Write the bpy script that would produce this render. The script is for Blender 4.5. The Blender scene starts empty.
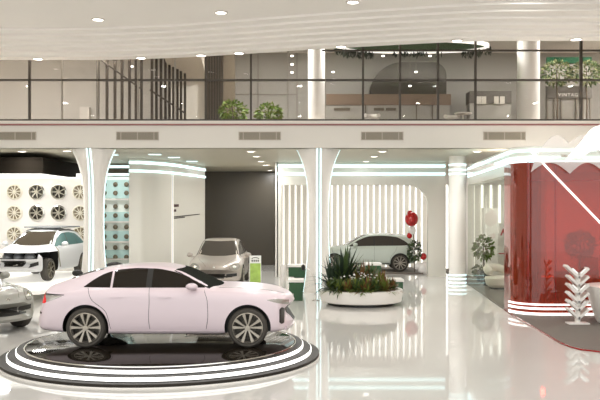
import bpy, math, random
from mathutils import Vector, Matrix
from mathutils.bvhtree import BVHTree
PI = math.pi
SC = bpy.context.scene
COL = SC.collection
rnd = random.Random(7)
F = 800.0; CX = 300.0; HY = 213.0; CH = 2.6      # focal length in pixels, principal column, horizon row, eye height

def at(px, py, Y): return Vector(((px-CX)*Y/F, Y, CH-(py-HY)*Y/F))
def xx(px, Y): return (px-CX)*Y/F
def zz(py, Y): return CH-(py-HY)*Y/F
def fl(px, py, z=0.0):
    Y = F*(CH-z)/(py-HY); return Vector(((px-CX)*Y/F, Y, z))

# ------------------------------------------------------------------ materials
def lin(h):
    out = []
    for i in (0, 2, 4):
        c = int(h[i:i+2], 16)/255.0
        out.append(c/12.92 if c <= .04045 else ((c+.055)/1.055)**2.4)
    return (*out, 1.0)
MATS = {}
def mat(name, hexc, rough=.5, metal=0.0, spec=.5, coat=0.0, emit=None, es=0.0, noise=0.0, nscale=6.0, ior=1.5, bump=0.0):
    m = bpy.data.materials.new(name); m.use_nodes = True
    nt = m.node_tree; b = nt.nodes['Principled BSDF']
    b.inputs['Base Color'].default_value = lin(hexc)
    b.inputs['Roughness'].default_value = rough
    b.inputs['Metallic'].default_value = metal
    b.inputs['Specular IOR Level'].default_value = spec
    b.inputs['IOR'].default_value = ior
    b.inputs['Coat Weight'].default_value = coat
    b.inputs['Coat Roughness'].default_value = .03
    if emit:
        b.inputs['Emission Color'].default_value = lin(emit)
        b.inputs['Emission Strength'].default_value = es
    if noise or bump:
        tc = nt.nodes.new('ShaderNodeTexCoord'); n = nt.nodes.new('ShaderNodeTexNoise')
        n.inputs['Scale'].default_value = nscale; n.inputs['Detail'].default_value = 3
        nt.links.new(tc.outputs['Object'], n.inputs['Vector'])
        if noise:
            r = nt.nodes.new('ShaderNodeMixRGB'); r.blend_type = 'MULTIPLY'
            mr = nt.nodes.new('ShaderNodeMapRange')
            mr.inputs['From Min'].default_value = .3; mr.inputs['From Max'].default_value = .7
            mr.inputs['To Min'].default_value = 1-noise; mr.inputs['To Max'].default_value = 1
            nt.links.new(n.outputs['Fac'], mr.inputs['Value'])
            r.inputs['Fac'].default_value = 1; r.inputs['Color1'].default_value = lin(hexc)
            nt.links.new(mr.outputs['Result'], r.inputs['Color2'])
            nt.links.new(r.outputs['Color'], b.inputs['Base Color'])
        if bump:
            bp = nt.nodes.new('ShaderNodeBump'); bp.inputs['Strength'].default_value = bump
            nt.links.new(n.outputs['Fac'], bp.inputs['Height'])
            nt.links.new(bp.outputs['Normal'], b.inputs['Normal'])
    MATS[name] = m
    return m
def glassmat(name, tint, refl=.5, body=None, bodyfac=0.0, rough=0.0, gmax=.5):
    m = bpy.data.materials.new(name); m.use_nodes = True
    nt = m.node_tree; nt.nodes.clear()
    out = nt.nodes.new('ShaderNodeOutputMaterial')
    tr = nt.nodes.new('ShaderNodeBsdfTransparent'); tr.inputs['Color'].default_value = lin(tint)
    gl = nt.nodes.new('ShaderNodeBsdfGlossy'); gl.inputs['Roughness'].default_value = rough
    lw = nt.nodes.new('ShaderNodeFresnel'); lw.inputs['IOR'].default_value = 1.45
    mu = nt.nodes.new('ShaderNodeMath'); mu.operation = 'MULTIPLY'; mu.inputs[1].default_value = refl
    mn = nt.nodes.new('ShaderNodeMath'); mn.operation = 'MINIMUM'; mn.inputs[1].default_value = gmax
    nt.links.new(lw.outputs[0], mu.inputs[0]); nt.links.new(mu.outputs[0], mn.inputs[0])
    base = tr.outputs[0]
    if body:
        df = nt.nodes.new('ShaderNodeBsdfDiffuse'); df.inputs['Color'].default_value = lin(body)
        mx0 = nt.nodes.new('ShaderNodeMixShader'); mx0.inputs[0].default_value = bodyfac
        nt.links.new(base, mx0.inputs[1]); nt.links.new(df.outputs[0], mx0.inputs[2]); base = mx0.outputs[0]
    mx = nt.nodes.new('ShaderNodeMixShader')
    nt.links.new(mn.outputs[0], mx.inputs[0]); nt.links.new(base, mx.inputs[1]); nt.links.new(gl.outputs[0], mx.inputs[2])
    nt.links.new(mx.outputs[0], out.inputs['Surface'])
    MATS[name] = m
    return m

WALL = mat('white_wall', 'ddd8cd', .55, noise=.02, nscale=.6)
WALLG = mat('satin_wall', 'd6d2c7', .22, noise=.02, nscale=.5)
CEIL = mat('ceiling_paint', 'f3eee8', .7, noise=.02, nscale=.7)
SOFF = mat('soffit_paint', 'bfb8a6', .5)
FASC = mat('fascia_paint', 'dbd6cd', .5, noise=.02, nscale=.5)
FLOOR = mat('polished_floor_tile', 'cbc8c2', .035, spec=.2, noise=.03, nscale=.4)
REDLINE = mat('brown_red_trim', '8f5a55', .4)
DKBAR = mat('bronze_frame', '3a3228', .4, .1)
GREYBAR = mat('grey_frame', '8c857a', .4, .3)
BEIGE = mat('upper_wall_beige', 'a8a49d', .6, noise=.05, nscale=1.5)
BROWNP = mat('dark_panel', '6b6152', .35, noise=.06, nscale=2)
DKWALL = mat('dark_brown_wall', '4a4234', .35, noise=.05, nscale=1.2)
ARCHM = mat('arch_brown', '4a4439', .5, noise=.05, nscale=1)
COUNTM = mat('counter_brown', '83705f', .4, noise=.06, nscale=3)
CYAN = mat('cool_led', 'eaffff', .4, emit='d2fbff', es=1.5)
WLED = mat('white_led', 'ffffff', .4, emit='fffdf8', es=1.3)
SLATL = mat('slat_led', 'ffffff', .4, emit='fffefa', es=1.25)
SPOT = mat('downlight_glow', 'ffffff', .4, emit='fffaf2', es=6)
RIM_T = mat('lamp_trim', 'd8d0c8', .4)
VENT = mat('vent_grey', '9d9484', .5)
VENTD = mat('vent_dark', '6f675a', .6)
PINK = mat('pink_paint', 'd9c8cc', .32, .0, .5, coat=.3)
CHAMP = mat('champagne_paint', 'a89e94', .3, .25, .5, coat=.6)
SILVER = mat('silver_paint', '97968e', .35, .2, .5, coat=.6)
MINT = mat('pale_green_paint', 'bcc4b8', .3, .0, .5, coat=.6)
SHELL = mat('white_shell_paint', 'dcdcdc', .3, .0, .5, coat=.5)
CGLASS = mat('dark_car_glass', '1f1a14', .05, 0, .3)
CGLASS2 = mat('grey_car_glass', '45403a', .12, 0, .5, ior=1.2)
TEALG = mat('teal_car_glass', '5f7d7a', .05, 0, .6)
TRIMB = mat('black_trim', '16140f', .4)
RUBBER = mat('tyre_rubber', '423d36', .75)
ALLOY = mat('alloy_silver', 'a59d90', .35, .75)
ALLOYD = mat('alloy_dark', '3a362f', .4, .6)
ALLOYP = mat('alloy_pale', 'ece5d4', .4, .1)
ROTOR = mat('rotor_dark', '4d473d', .5, .3)
BRAKE = mat('brake_steel', '8b8474', .4, .6)
CHROME = mat('chrome', 'e0ded8', .12, 1.0)
LAMPG = mat('headlamp_glass', 'aaa69e', .08, .4, .6)
TAILR = mat('tail_red', 'd2131a', .15, 0, .6, emit='e01018', es=.25)
DECK = mat('black_glass_deck', '1d1812', .07, 0, .14)
TREAD = mat('bronze_step', '2a251f', .5, spec=.25)
REDG = glassmat('red_glass', 'dc6a5a', 1.9, 'b24a2c', .32)
REDSOL = mat('red_gloss', '8c130f', .08, 0, .5, coat=.6)
CLEAR = glassmat('clear_glass', 'f4f6f1', .4, gmax=.1)
UPGL = glassmat('mezzanine_glass', 'f0eeec', .5, gmax=.2)
FROST = glassmat('frosted_acrylic', 'fbf6f2', .3, 'ffffff', .34)
CARPET = mat('grey_carpet', '6d655d', .8, noise=.08, nscale=20)
CREAM = mat('white_lacquer', 'ebe6df', .3, coat=.2)
GREENB = mat('green_panel', '24502b', .4)
SIGNG = mat('green_sign', '085230', .5, spec=.2)
SIGND = mat('sign_grey', '6a655e', .5)
LEAF = mat('leaf_green', '4b6132', .55, noise=.4, nscale=9)
LEAFD = mat('leaf_dark', '2c3d2a', .5, noise=.4, nscale=9)
LEAFY = mat('leaf_yellow_green', '7c8a3a', .55, noise=.4, nscale=9)
LEAFO = mat('leaf_olive', '85865c', .6, noise=.3, nscale=9)
LEAFB = mat('leaf_bright', '6f8c34', .55, noise=.3, nscale=9)
LEAFR = mat('leaf_rust', '8a6038', .55, noise=.4, nscale=9)
FLWR = mat('petal_white', 'f0eee8', .6)
BARK = mat('bark', '5a4c3c', .8, noise=.3, nscale=20)
SOIL = mat('soil', '3a3226', .9, noise=.3, nscale=15)
POT = mat('pot_black', '22211e', .4)
BALR = mat('balloon_red', 'b4191a', .12, coat=.5)
BALW = mat('balloon_white', 'f0ece8', .15, coat=.4)
TEAL = mat('teal_board', 'b4d3cf', .3)
PALET = mat('pale_teal_board', 'e4ece4', .3)
KNOB = mat('bronze_disc', '6b6250', .35, .6)
MAT_D = mat('taupe_mat', '6a6159', .6)
BOUCLE = mat('boucle_white', 'e8e1d6', .9, bump=.6, nscale=40)
POSTW = mat('poster_white', 'ecebe4', .5)
POSTG = mat('poster_green', 'b2d263', .5, noise=.35, nscale=5)
INK = mat('ink_dark', '2a211d', .6)
INKR = mat('ink_maroon', '3a1512', .6)
CANOPY = mat('canopy_brown', '17130e', .85, spec=.05)
MOSS = mat('moss_green', '4c6b46', .9, noise=.3, nscale=8)
PODL = mat('platform_white_glow', 'f2efe8', .35, emit='fffdf6', es=.3)  # slight glow added to the white so the platform top looks brightly lit
PODS = mat('platform_grey', '8f897c', .4)
ENG = mat('engine_grey', '9a9da0', .4, .4)
REDIN = mat('red_interior', '8a1a18', .5)

# ------------------------------------------------------------------ mesh helpers
class MB:
    def __init__(s): s.v = []; s.f = []; s.m = []
    def add(s, vs, fs, mi=0):
        o = len(s.v); s.v += [tuple(p) for p in vs]
        for f in fs: s.f.append(tuple(i+o for i in f)); s.m.append(mi)
        return s
    def box(s, x0, x1, y0, y1, z0, z1, mi=0, M=None):
        vs = [Vector((x, y, z)) for z in (z0, z1) for y in (y0, y1) for x in (x0, x1)]
        if M: vs = [M @ p for p in vs]
        return s.add(vs, [(0,2,3,1),(4,5,7,6),(0,1,5,4),(2,6,7,3),(0,4,6,2),(1,3,7,5)], mi)
    def tube(s, pts, r, n=8, mi=0, closed=False):
        pts = [Vector(p) for p in pts]; k = len(pts)
        rr = r if isinstance(r, (list, tuple)) else [r]*k
        vs = []; up = None
        for i, p in enumerate(pts):
            a = pts[i-1] if (i > 0 or closed) else p
            b = pts[(i+1) % k] if (i < k-1 or closed) else p
            d = (b-a).normalized()
            if up is None: up = Vector((0,0,1)) if abs(d.z) < .9 else Vector((1,0,0))
            side = d.cross(up).normalized(); up = side.cross(d).normalized()
            for j in range(n):
                t = 2*PI*j/n
                vs.append(p + rr[i]*(math.cos(t)*side + math.sin(t)*up))
        fs = []
        for i in range(k if closed else k-1):
            i2 = (i+1) % k
            for j in range(n):
                j2 = (j+1) % n
                fs.append((i*n+j, i*n+j2, i2*n+j2, i2*n+j))
        if not closed:
            fs.append(tuple(range(n-1, -1, -1))); fs.append(tuple((k-1)*n+j for j in range(n)))
        return s.add(vs, fs, mi)
    def lathe(s, prof, n=32, mi=0, c=(0,0,0), axis='z', sx=1, sy=1, close=False):
        vs = []; c = Vector(c)
        for (r, z) in prof:
            for j in range(n):
                t = 2*PI*j/n; a, b = r*math.cos(t)*sx, r*math.sin(t)*sy
                p = Vector((a, b, z)) if axis == 'z' else (Vector((a, z, b)) if axis == 'y' else Vector((z, a, b)))
                vs.append(c+p)
        fs = []; k = len(prof)
        for i in range(k if close else k-1):
            i2 = (i+1) % k
            for j in range(n):
                j2 = (j+1) % n
                q = (i*n+j, i*n+j2, i2*n+j2, i2*n+j)
                fs.append(q if axis != 'y' else q[::-1])
        if not close:
            if prof[0][0] > 1e-6: fs.append(tuple(range(n-1, -1, -1)) if axis != 'y' else tuple(range(n)))
            if prof[-1][0] > 1e-6: fs.append(tuple((k-1)*n+j for j in range(n)) if axis != 'y' else tuple((k-1)*n+j for j in range(n-1,-1,-1)))
        return s.add(vs, fs, mi)
    def prism(s, poly, a0, a1, plane='xy', mi=0):
        n = len(poly)
        def P(u, v, a):
            return (u, v, a) if plane == 'xy' else ((u, a, v) if plane == 'xz' else (a, u, v))
        vs = [P(u, v, a0) for u, v in poly] + [P(u, v, a1) for u, v in poly]
        fs = [tuple(range(n-1, -1, -1)), tuple(range(n, 2*n))]
        for i in range(n):
            j = (i+1) % n; fs.append((i, j, n+j, n+i))
        return s.add(vs, fs, mi)
    def sphere(s, c, r, n=16, m=10, mi=0, sc=(1,1,1)):
        vs = [];c = Vector(c)
        for i in range(m+1):
            ph = PI*i/m
            for j in range(n):
                t = 2*PI*j/n
                vs.append(c+Vector((r*sc[0]*math.sin(ph)*math.cos(t), r*sc[1]*math.sin(ph)*math.sin(t), r*sc[2]*math.cos(ph))))
        fs = []
        for i in range(m):
            for j in range(n):
                j2 = (j+1) % n; fs.append((i*n+j, (i+1)*n+j, (i+1)*n+j2, i*n+j2))
        return s.add(vs, fs, mi)
    def build(s, name, mats, parent=None, loc=(0,0,0), smooth=True, ang=35, merge=True):
        me = bpy.data.meshes.new(name)
        me.from_pydata(s.v, [], s.f)
        mats = mats if isinstance(mats, (list, tuple)) else [mats]
        for m in mats: me.materials.append(m)
        for p, i in zip(me.polygons, s.m): p.material_index = i
        import bmesh
        bm = bmesh.new(); bm.from_mesh(me)
        if merge: bmesh.ops.remove_doubles(bm, verts=bm.verts, dist=1e-5)
        bmesh.ops.recalc_face_normals(bm, faces=bm.faces)
        bm.to_mesh(me); bm.free()
        if smooth:
            for p in me.polygons: p.use_smooth = True
            me.set_sharp_from_angle(angle=math.radians(ang))
        o = bpy.data.objects.new(name, me); COL.objects.link(o)
        o.location = loc
        if parent: o.parent = parent
        return o
def tag(o, label, cat, group=None):
    o['label'] = label; o['category'] = cat
    if group: o['group'] = group
    return o
def thing(name, label, cat, loc=(0,0,0), rz=0.0, group=None):
    o = bpy.data.objects.new(name, None); COL.objects.link(o)
    o.location = loc; o.rotation_euler = (0,0,rz); o.empty_display_size = .2
    return tag(o, label, cat, group)
def struct(o): o['kind'] = 'structure'; return o
def dup(root, loc=None, label=None, rz=None, group=None):
    r = root.copy(); COL.objects.link(r)
    if loc is not None: r.location = loc
    if rz is not None: r.rotation_euler = (0,0,rz)
    if label: r['label'] = label
    if group: r['group'] = group
    for ch in list(root.children):
        c = ch.copy(); COL.objects.link(c); c.parent = r
        for g in list(ch.children):
            d = g.copy(); COL.objects.link(d); d.parent = c
    return r
def pchip(xs, ys, x):
    if x <= xs[0]: return ys[0]
    if x >= xs[-1]: return ys[-1]
    n = len(xs); h = [xs[i+1]-xs[i] for i in range(n-1)]; d = [(ys[i+1]-ys[i])/h[i] for i in range(n-1)]
    def slope(i):
        if i == 0: return d[0]
        if i == n-1: return d[-1]
        if d[i-1]*d[i] <= 0: return 0
        w1, w2 = 2*h[i]+h[i-1], h[i]+2*h[i-1]
        return (w1+w2)/(w1/d[i-1]+w2/d[i])
    for i in range(n-1):
        if x <= xs[i+1]:
            t = (x-xs[i])/h[i]; a, b = slope(i), slope(i+1)
            return (ys[i]*(2*t**3-3*t*t+1)+h[i]*a*(t**3-2*t*t+t)+ys[i+1]*(3*t*t-2*t**3)+h[i]*b*(t**3-t*t))
ORD = ['first','second','third','fourth','fifth','sixth','seventh','eighth','ninth','tenth','eleventh','twelfth']

# ------------------------------------------------------------------ setting
GF = 4.68          # underside of the mezzanine
YF = 25.6          # fascia plane
UF = 5.55          # upper floor level
struct(MB().box(-16.3, 17.3, -14, 42.3, -.25, 0).build('floor', FLOOR, smooth=False))
struct(MB().box(-16.3, -16, 4, 42.3, 0, 9.3).build('wall_left', WALL, smooth=False))
struct(MB().box(17, 17.3, 4, 42.3, 0, 9.3).build('wall_right', WALL, smooth=False))
struct(MB().box(-16, 17, 42, 42.3, 0, 9.3).build('wall_back', WALL, smooth=False))
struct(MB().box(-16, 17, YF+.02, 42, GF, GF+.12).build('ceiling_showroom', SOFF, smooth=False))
b = MB(); b.box(-16, 17, YF, YF+.25, GF, 5.40); b.box(-16, 17, YF-.03, YF+.25, 5.45, UF)
struct(b.build('wall_fascia', FASC, smooth=False))
struct(MB().box(-16, 17, YF-.05, YF+.25, 5.40, 5.45).build('trim_1', REDLINE, smooth=False))
struct(MB().box(-16, 17, YF+.25, 42, GF+.12, UF).build('floor_mezzanine', mat('mezzanine_floor', 'b5ac9f', .4), smooth=False))
# wavy stepped atrium ceiling
EX = [-60, 0, 90, 150, 250, 300, 350, 450, 490, 600, 680]
EY = [25.15, 25.1, 25.1, 24.9, 24.1, 23.6, 23.2, 22.5, 22.32, 22.3, 22.3]
def edgeY(px): return pchip(EX, EY, px)
prof = [(0, 1.35), (0, 0), (.5, 0)]
d_, z_ = .5, 0
for k in range(6):
    z_ += .06; prof.append((d_, z_)); d_ += .46; prof.append((d_, z_))
ZE = 7.4
pxs = [-240+12*i for i in range(92)]
vs = []
for px in pxs:
    Y = edgeY(px)
    for (dy, dz) in prof: vs.append(((px-CX)*Y/F, Y-dy, ZE+dz))
    vs.append(((px-CX)*Y/F, 4, ZE+z_)); vs.append(((px-CX)*Y/F, 4, ZE+1.35))
k = len(prof)+2
fs = []
for i in range(len(pxs)-1):
    for j in range(k):
        j2 = (j+1) % k; fs.append((i*k+j, (i+1)*k+j, (i+1)*k+j2, i*k+j2))
struct(MB().add(vs, fs).build('ceiling_atrium', CEIL, ang=25))
struct(MB().box(-16, 17, 4, 42, 8.9, 9.1).build('ceiling_mezzanine', CEIL, smooth=False))
struct(MB().box(-16, 17, 31.5, 31.7, UF, 8.9).build('wall_upper', BEIGE, smooth=False))
# recessed bay at the stair: white wall and its sloping soffit
struct(MB().box(xx(168,28.6), xx(206,28.6), 28.8, 29, UF, 8.0).build('wall_stair', WALL, smooth=False))
b = MB(); b.prism([(26.0, 8.35), (28.8, 7.35), (28.8, 8.9), (26.0, 8.9)], xx(163,27), xx(206,28.6), 'yz')
struct(b.build('ceiling_bay', mat('bay_soffit', 'c4bbae', .6), smooth=False))

# upper glazing
YG = YF+.1
win = struct(MB().box(-16, 17, YG, YG+.02, UF, 8.9).build('window_1', UPGL, smooth=False))
for px, w in ((29.5,.045),(62,.02),(98,.02),(138,.02),(175,.02),(205.5,.03),(251,.045),(288,.02),(325.5,.02),(363,.045),(400,.045),(438,.045),(475.5,.045),(581,.06)):
    x = xx(px, YG); MB().box(x-w/2-.01, x+w/2+.01, YG-.04, YG+.06, UF, 8.9).build('mullion', DKBAR if w > .025 else GREYBAR, win, smooth=False)
MB().box(-16, 17, YG-.04, YG+.06, zz(81,YG), zz(79.2,YG)).build('transom', DKBAR, win, smooth=False)
MB().box(xx(322,YG), 17, YG-.04, YG+.06, zz(51.2,YG), zz(49.8,YG)).build('transom', DKBAR, win, smooth=False)
MB().box(-16, 17, YG-.05, YG+.07, UF, zz(119.3,YG)).build('sill', DKBAR, win, smooth=False)

# ------------------------------------------------------------------ downlights and lamps
def lamp(loc, power, size=.25, rot=(0,0,0), shape='DISK', col=(1,1,.985), sy=None):
    l = bpy.data.lights.new('downlight_or_fill_lamp', 'AREA'); l.shape = shape; l.size = size
    if sy: l.size_y = sy
    l.energy = power; l.color = col
    o = bpy.data.objects.new('downlight_or_fill_lamp', l); COL.objects.link(o); o.location = loc; o.rotation_euler = rot  # serves the visible downlights and the added fill lamps alike
    return o
dl = [None]
def downlight(loc, label, group, s=1.0, power=0, cat='downlight'):
    if dl[0] is None or s != 1.0:
        t = thing('downlight', label, cat, loc, 0, group)
        MB().lathe([(.13*s,0),(.17*s,0),(.18*s,-.012),(.165*s,-.03),(.135*s,-.03),(.13*s,0)], 24).build('trim_ring', RIM_T, t)
        MB().lathe([(.135*s,.0),(.132*s,-.022),(0,-.026)], 24).build('diffuser', SPOT, t)
        if s == 1.0: dl[0] = t
    else:
        t = dup(dl[0], loc, label, 0, group)
    if power:
        o = lamp((0,0,-.06), power, .26); o.parent = t; o.location = (0,0,-.06)
    return t
names7 = ['leftmost','second from left','third from left','middle','third from right','second from right','rightmost']
for i, (px, py) in enumerate(((38,59),(141,57),(201,58),(239,52),(341,45),(457,38.5),(576,37.5))):
    Y = edgeY(px)-.25
    downlight((xx(px,Y), Y, ZE), 'small round downlight in the lowest ceiling step above the glass, %s of seven' % names7[i], 'downlights on the lowest ceiling step')
for i, (px, py) in enumerate(((98,19),(221,12),(353,1.5))):
    z = ZE+z_; Y = F*(z-CH)/(HY-py)
    downlight((xx(px,Y), Y, z), 'round downlight in the flat upper ceiling, %s of three' % ['left','middle','right'][i], 'downlights in the flat upper ceiling')
def gdl(px, py, label, group, power=0):
    Y = F*(GF-CH)/(HY-py)
    return downlight((xx(px,Y), Y, GF), label, group, 1.0, power)
PW = 75
for i, (px, py) in enumerate(((251,151),(256.5,156),(261,161),(265.5,164.8),(270,170))):
    gdl(px, py, 'recessed downlight in the row leading to the dark back wall, %s from the front' % ORD[i], 'downlights towards the dark wall', PW)
for i, (px, py) in enumerate(((382.5,151),(374.5,156),(366,161))):
    gdl(px, py, 'recessed downlight in front of the arched niche, %s from the front' % ORD[i], 'downlights before the niche', PW if i < 2 else 0)
for i, (px, py) in enumerate(((22,151),(67,150.5))):
    gdl(px, py, 'recessed downlight above the dark canopy, %s one' % ['left','right'][i], 'downlights above the canopy', PW*1.3)
for i, (px, py) in enumerate(((477,151),(457,156))):
    gdl(px, py, 'recessed downlight beside the glass lounge, %s one' % ['nearer','farther'][i], 'downlights beside the glass lounge', PW)
# reflections of the wall light strips, built as short glowing bars on the ceiling
for i, (px, py, n) in enumerate(((112,154,'leftmost'),(155,153.5,'second from left'),(174,156.5,'third from left'),(192,160.5,'rightmost'))):
    Y = F*(GF-CH)/(HY-py)
    t = thing('strip_reflection', 'short cool strip reflection on the ceiling above text wall, %s' % n, 'reflection', (xx(px,Y),Y,GF), 0, 'strip reflections over the text wall')
    MB().box(-.22,.22,-.14,.14,-.03,0).build('frame', RIM_T, t, smooth=False)
    MB().box(-.2,.2,-.12,.12,-.045,-.03).build('diffuser', CYAN, t, smooth=False)

# vents on the fascia
for i in range(5):
    x0 = xx(-6+122.3*i, YF); x1 = xx(36.4+122.3*i, YF); z0, z1 = zz(140.2,YF), zz(131.8,YF)
    t = thing('air_vent', 'long grey air vent on the white fascia, %s from the left' % ORD[i], 'vent', ((x0+x1)/2, YF, (z0+z1)/2), 0, 'vents along the fascia')
    w, h = (x1-x0)/2, (z1-z0)/2
    f = MB(); f.box(-w,w,-.03,0,h-.025,h); f.box(-w,w,-.03,0,-h,-h+.025); f.box(-w,-w+.03,-.03,0,-h,h); f.box(w-.03,w,-.03,0,-h,h)
    for q in (-.5*0, -w*.78, w*.78): f.box(q-.012,q+.012,-.028,0,-h,h)
    f.build('frame', mat('vent_frame', 'b7ad9f', .5) if i == 0 else MATS['vent_frame'], t, smooth=False)
    g = MB()
    for q in range(6):
        z = -h+.04+q*(2*h-.07)/6; g.box(-w+.03,w-.03,-.022,-.004,z,z+.022)
    g.build('louvres', VENT, t, smooth=False)
    MB().box(-w+.02,w-.02,-.004,-.001,-h+.02,h-.02).build('backing', VENTD, t, smooth=False)

# ------------------------------------------------------------------ trumpet columns
CP = [(0,.5),(.4,.44),(.9,.385),(1.4,.348),(2.3,.325),(3.1,.34),(3.67,.39),(4.1,.48),(4.45,.6),(GF,.71)]
czs = [p[0] for p in CP]; crs = [p[1] for p in CP]
def col_r(z): return pchip(czs, crs, z)
def ribbon(b, az, w, off, mi=0, sh=0.0):
    zs_ = [GF*i/40 for i in range(41)]; vs = []
    for z in zs_:
        r = col_r(z); a_ = az+(sh/r); c, s = math.cos(a_), math.sin(a_)
        for (dr, dw) in ((off,-w),(off,w),(-.02,w),(-.02,-w)):
            vs.append(((r+dr)*c - dw*s, (r+dr)*s + dw*c, z))
    fs = [(0,1,2,3)]
    for i in range(40):
        for j in range(4):
            j2 = (j+1) % 4; fs.append((i*4+j, i*4+j2, i*4+4+j2, i*4+4+j))
    fs.append((163,162,161,160))
    b.add(vs, fs, mi)
def column(px, label):
    Y = 26.4; t = thing('trumpet_column', label, 'column', (xx(px,Y), Y, 0), 0)
    MB().lathe([(col_r(GF*i/40), GF*i/40) for i in range(41)], 48).build('shaft', CREAM, t)
    fr = -PI/2
    cyl = MB(); ribbon(cyl, fr, .018, .012, 0, -.055); cyl.build('light_strip', CYAN, t)
    cyl = MB(); ribbon(cyl, fr, .018, .012, 0, .055); cyl.build('light_strip', CYAN, t)
    p = MB(); ribbon(p, fr, .05, .006); p.build('channel', mat('channel_grey', 'd3e2e0', .3) if 'channel_grey' not in MATS else MATS['channel_grey'], t)
    for az in (.0, PI):
        e = MB(); ribbon(e, az-.05, .022, .01); e.build('light_strip', CYAN, t)
column(94, 'white trumpet shaped column with cool light strips behind the pink saloon')
column(318.5, 'white trumpet shaped column with cool light strips beside the planter')

# ------------------------------------------------------------------ ground floor walls
def strip_path(pts, z0, z1, name, m, depth=.03, parent=None):
    n = len(pts); vs = []
    for i, (x, y) in enumerate(pts):
        a = Vector(pts[max(i-1,0)]); c = Vector(pts[min(i+1,n-1)]); d = (c-a).normalized(); nx = Vector((d.y, -d.x))
        for (o, z) in ((0,z0),(depth,z0),(depth,z1),(0,z1)): vs.append((x+nx.x*o, y+nx.y*o, z))
    fs = [(0,1,2,3), tuple((n-1)*4+q for q in (3,2,1,0))]
    for i in range(n-1):
        for j in range(4):
            j2 = (j+1) % 4; fs.append((i*4+j, i*4+4+j, i*4+4+j2, i*4+j2))
    return MB().add(vs, fs).build(name, m, parent, ang=40)
# dark back wall
struct(MB().box(-5.4, -.95, 40, 40.3, 0, GF).build('wall_dark', DKWALL, smooth=False))
b = MB(); b.box(xx(250,39.97), xx(250,39.97)+.02, 39.98, 40, 1.4, 3.6)
# text wall, wavy in plan
tw_px = [(129,30.2),(140,30.25),(150,30.6),(160,31.0),(170,31.6),(180,32.5),(190,33.6),(198,34.6),(205,35.5)]
ys_ = [p[1] for p in tw_px]
tw = [(xx(p,Y),Y) for p,Y in tw_px]
dense = []
for i in range(33):
    Yt = i/32*8; xs_ = list(range(9))
    dense.append((pchip(xs_,[p[0] for p in tw],Yt), pchip(xs_,[p[1] for p in tw],Yt)))
struct(strip_path(dense, 0, GF, 'wall_text', WALLG, -.4))
for (z0, z1) in ((4.46,4.56),(4.15,4.23)):
    o = struct(strip_path(dense, z0, z1, 'trim_2', CYAN, .04))
# vertical white light edge on that wall
q = dense[17]
struct(MB().box(q[0]-.05, q[0]+.05, q[1]-.09, q[1]+.02, 0, 4.1).build('trim_3', mat('edge_white', 'efece4', .4, emit='ffffff', es=.25), smooth=False))
# wall writing (too small to read): maroon blocks and a dark two line caption
t = thing('wall_lettering', 'small dark maroon marks with a slanting caption on the white wall', 'lettering', (0,0,0))
def on_text_wall(px, py):
    for i in range(len(dense)-1):
        a, c = dense[i], dense[i+1]
        pa, pc = CX+F*a[0]/a[1], CX+F*c[0]/c[1]
        if pa <= px <= pc:
            u = (px-pa)/(pc-pa); x = a[0]+u*(c[0]-a[0]); y = a[1]+u*(c[1]-a[1])
            return Vector((x, y, zz(py,y)))
def mark(x0,x1,y0,y1,name,m,y0b=None,y1b=None):
    a = on_text_wall(x0,y0); c = on_text_wall(x1,y0 if y0b is None else y0b); d = on_text_wall(x1,y1 if y1b is None else y1b); e = on_text_wall(x0,y1)
    nrm = Vector((c.y-a.y, -(c.x-a.x), 0)).normalized()
    vs = [p+nrm*.02 for p in (a,c,d,e)] + [p-nrm*.01 for p in (a,c,d,e)]
    MB().add(vs, [(0,1,2,3),(7,6,5,4),(0,4,5,1),(1,5,6,2),(2,6,7,3),(3,7,4,0)]).build(name, m, t, smooth=False)
mark(172.8,174.8,204.3,207,'maroon_mark',INKR); mark(175,176.4,204.3,207,'maroon_mark',INKR); mark(176.6,178.4,204.2,206.8,'maroon_mark',INKR)
mark(172.8,175.8,209.3,211.8,'maroon_mark',INKR)
for (a, c) in ((173,176.2),(176.7,179.8),(180.3,184),(184.5,187.5),(188,192.2),(192.7,195.5),(196,199.4)):
    ya = 216.5-(a-173)*.1; yc = 216.5-(c-173)*.1
    mark(a, c, ya, ya+1.0-(a-173)*.012, 'caption_word', INK, yc, yc+1.0-(c-173)*.012)
for (a, c) in ((173,175.5),(176,180),(180.5,184.5)):
    ya = 218-(a-173)*.11; yc = 218-(c-173)*.11
    mark(a, c, ya, ya+.9, 'caption_word', INK, yc, yc+.9)

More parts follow.
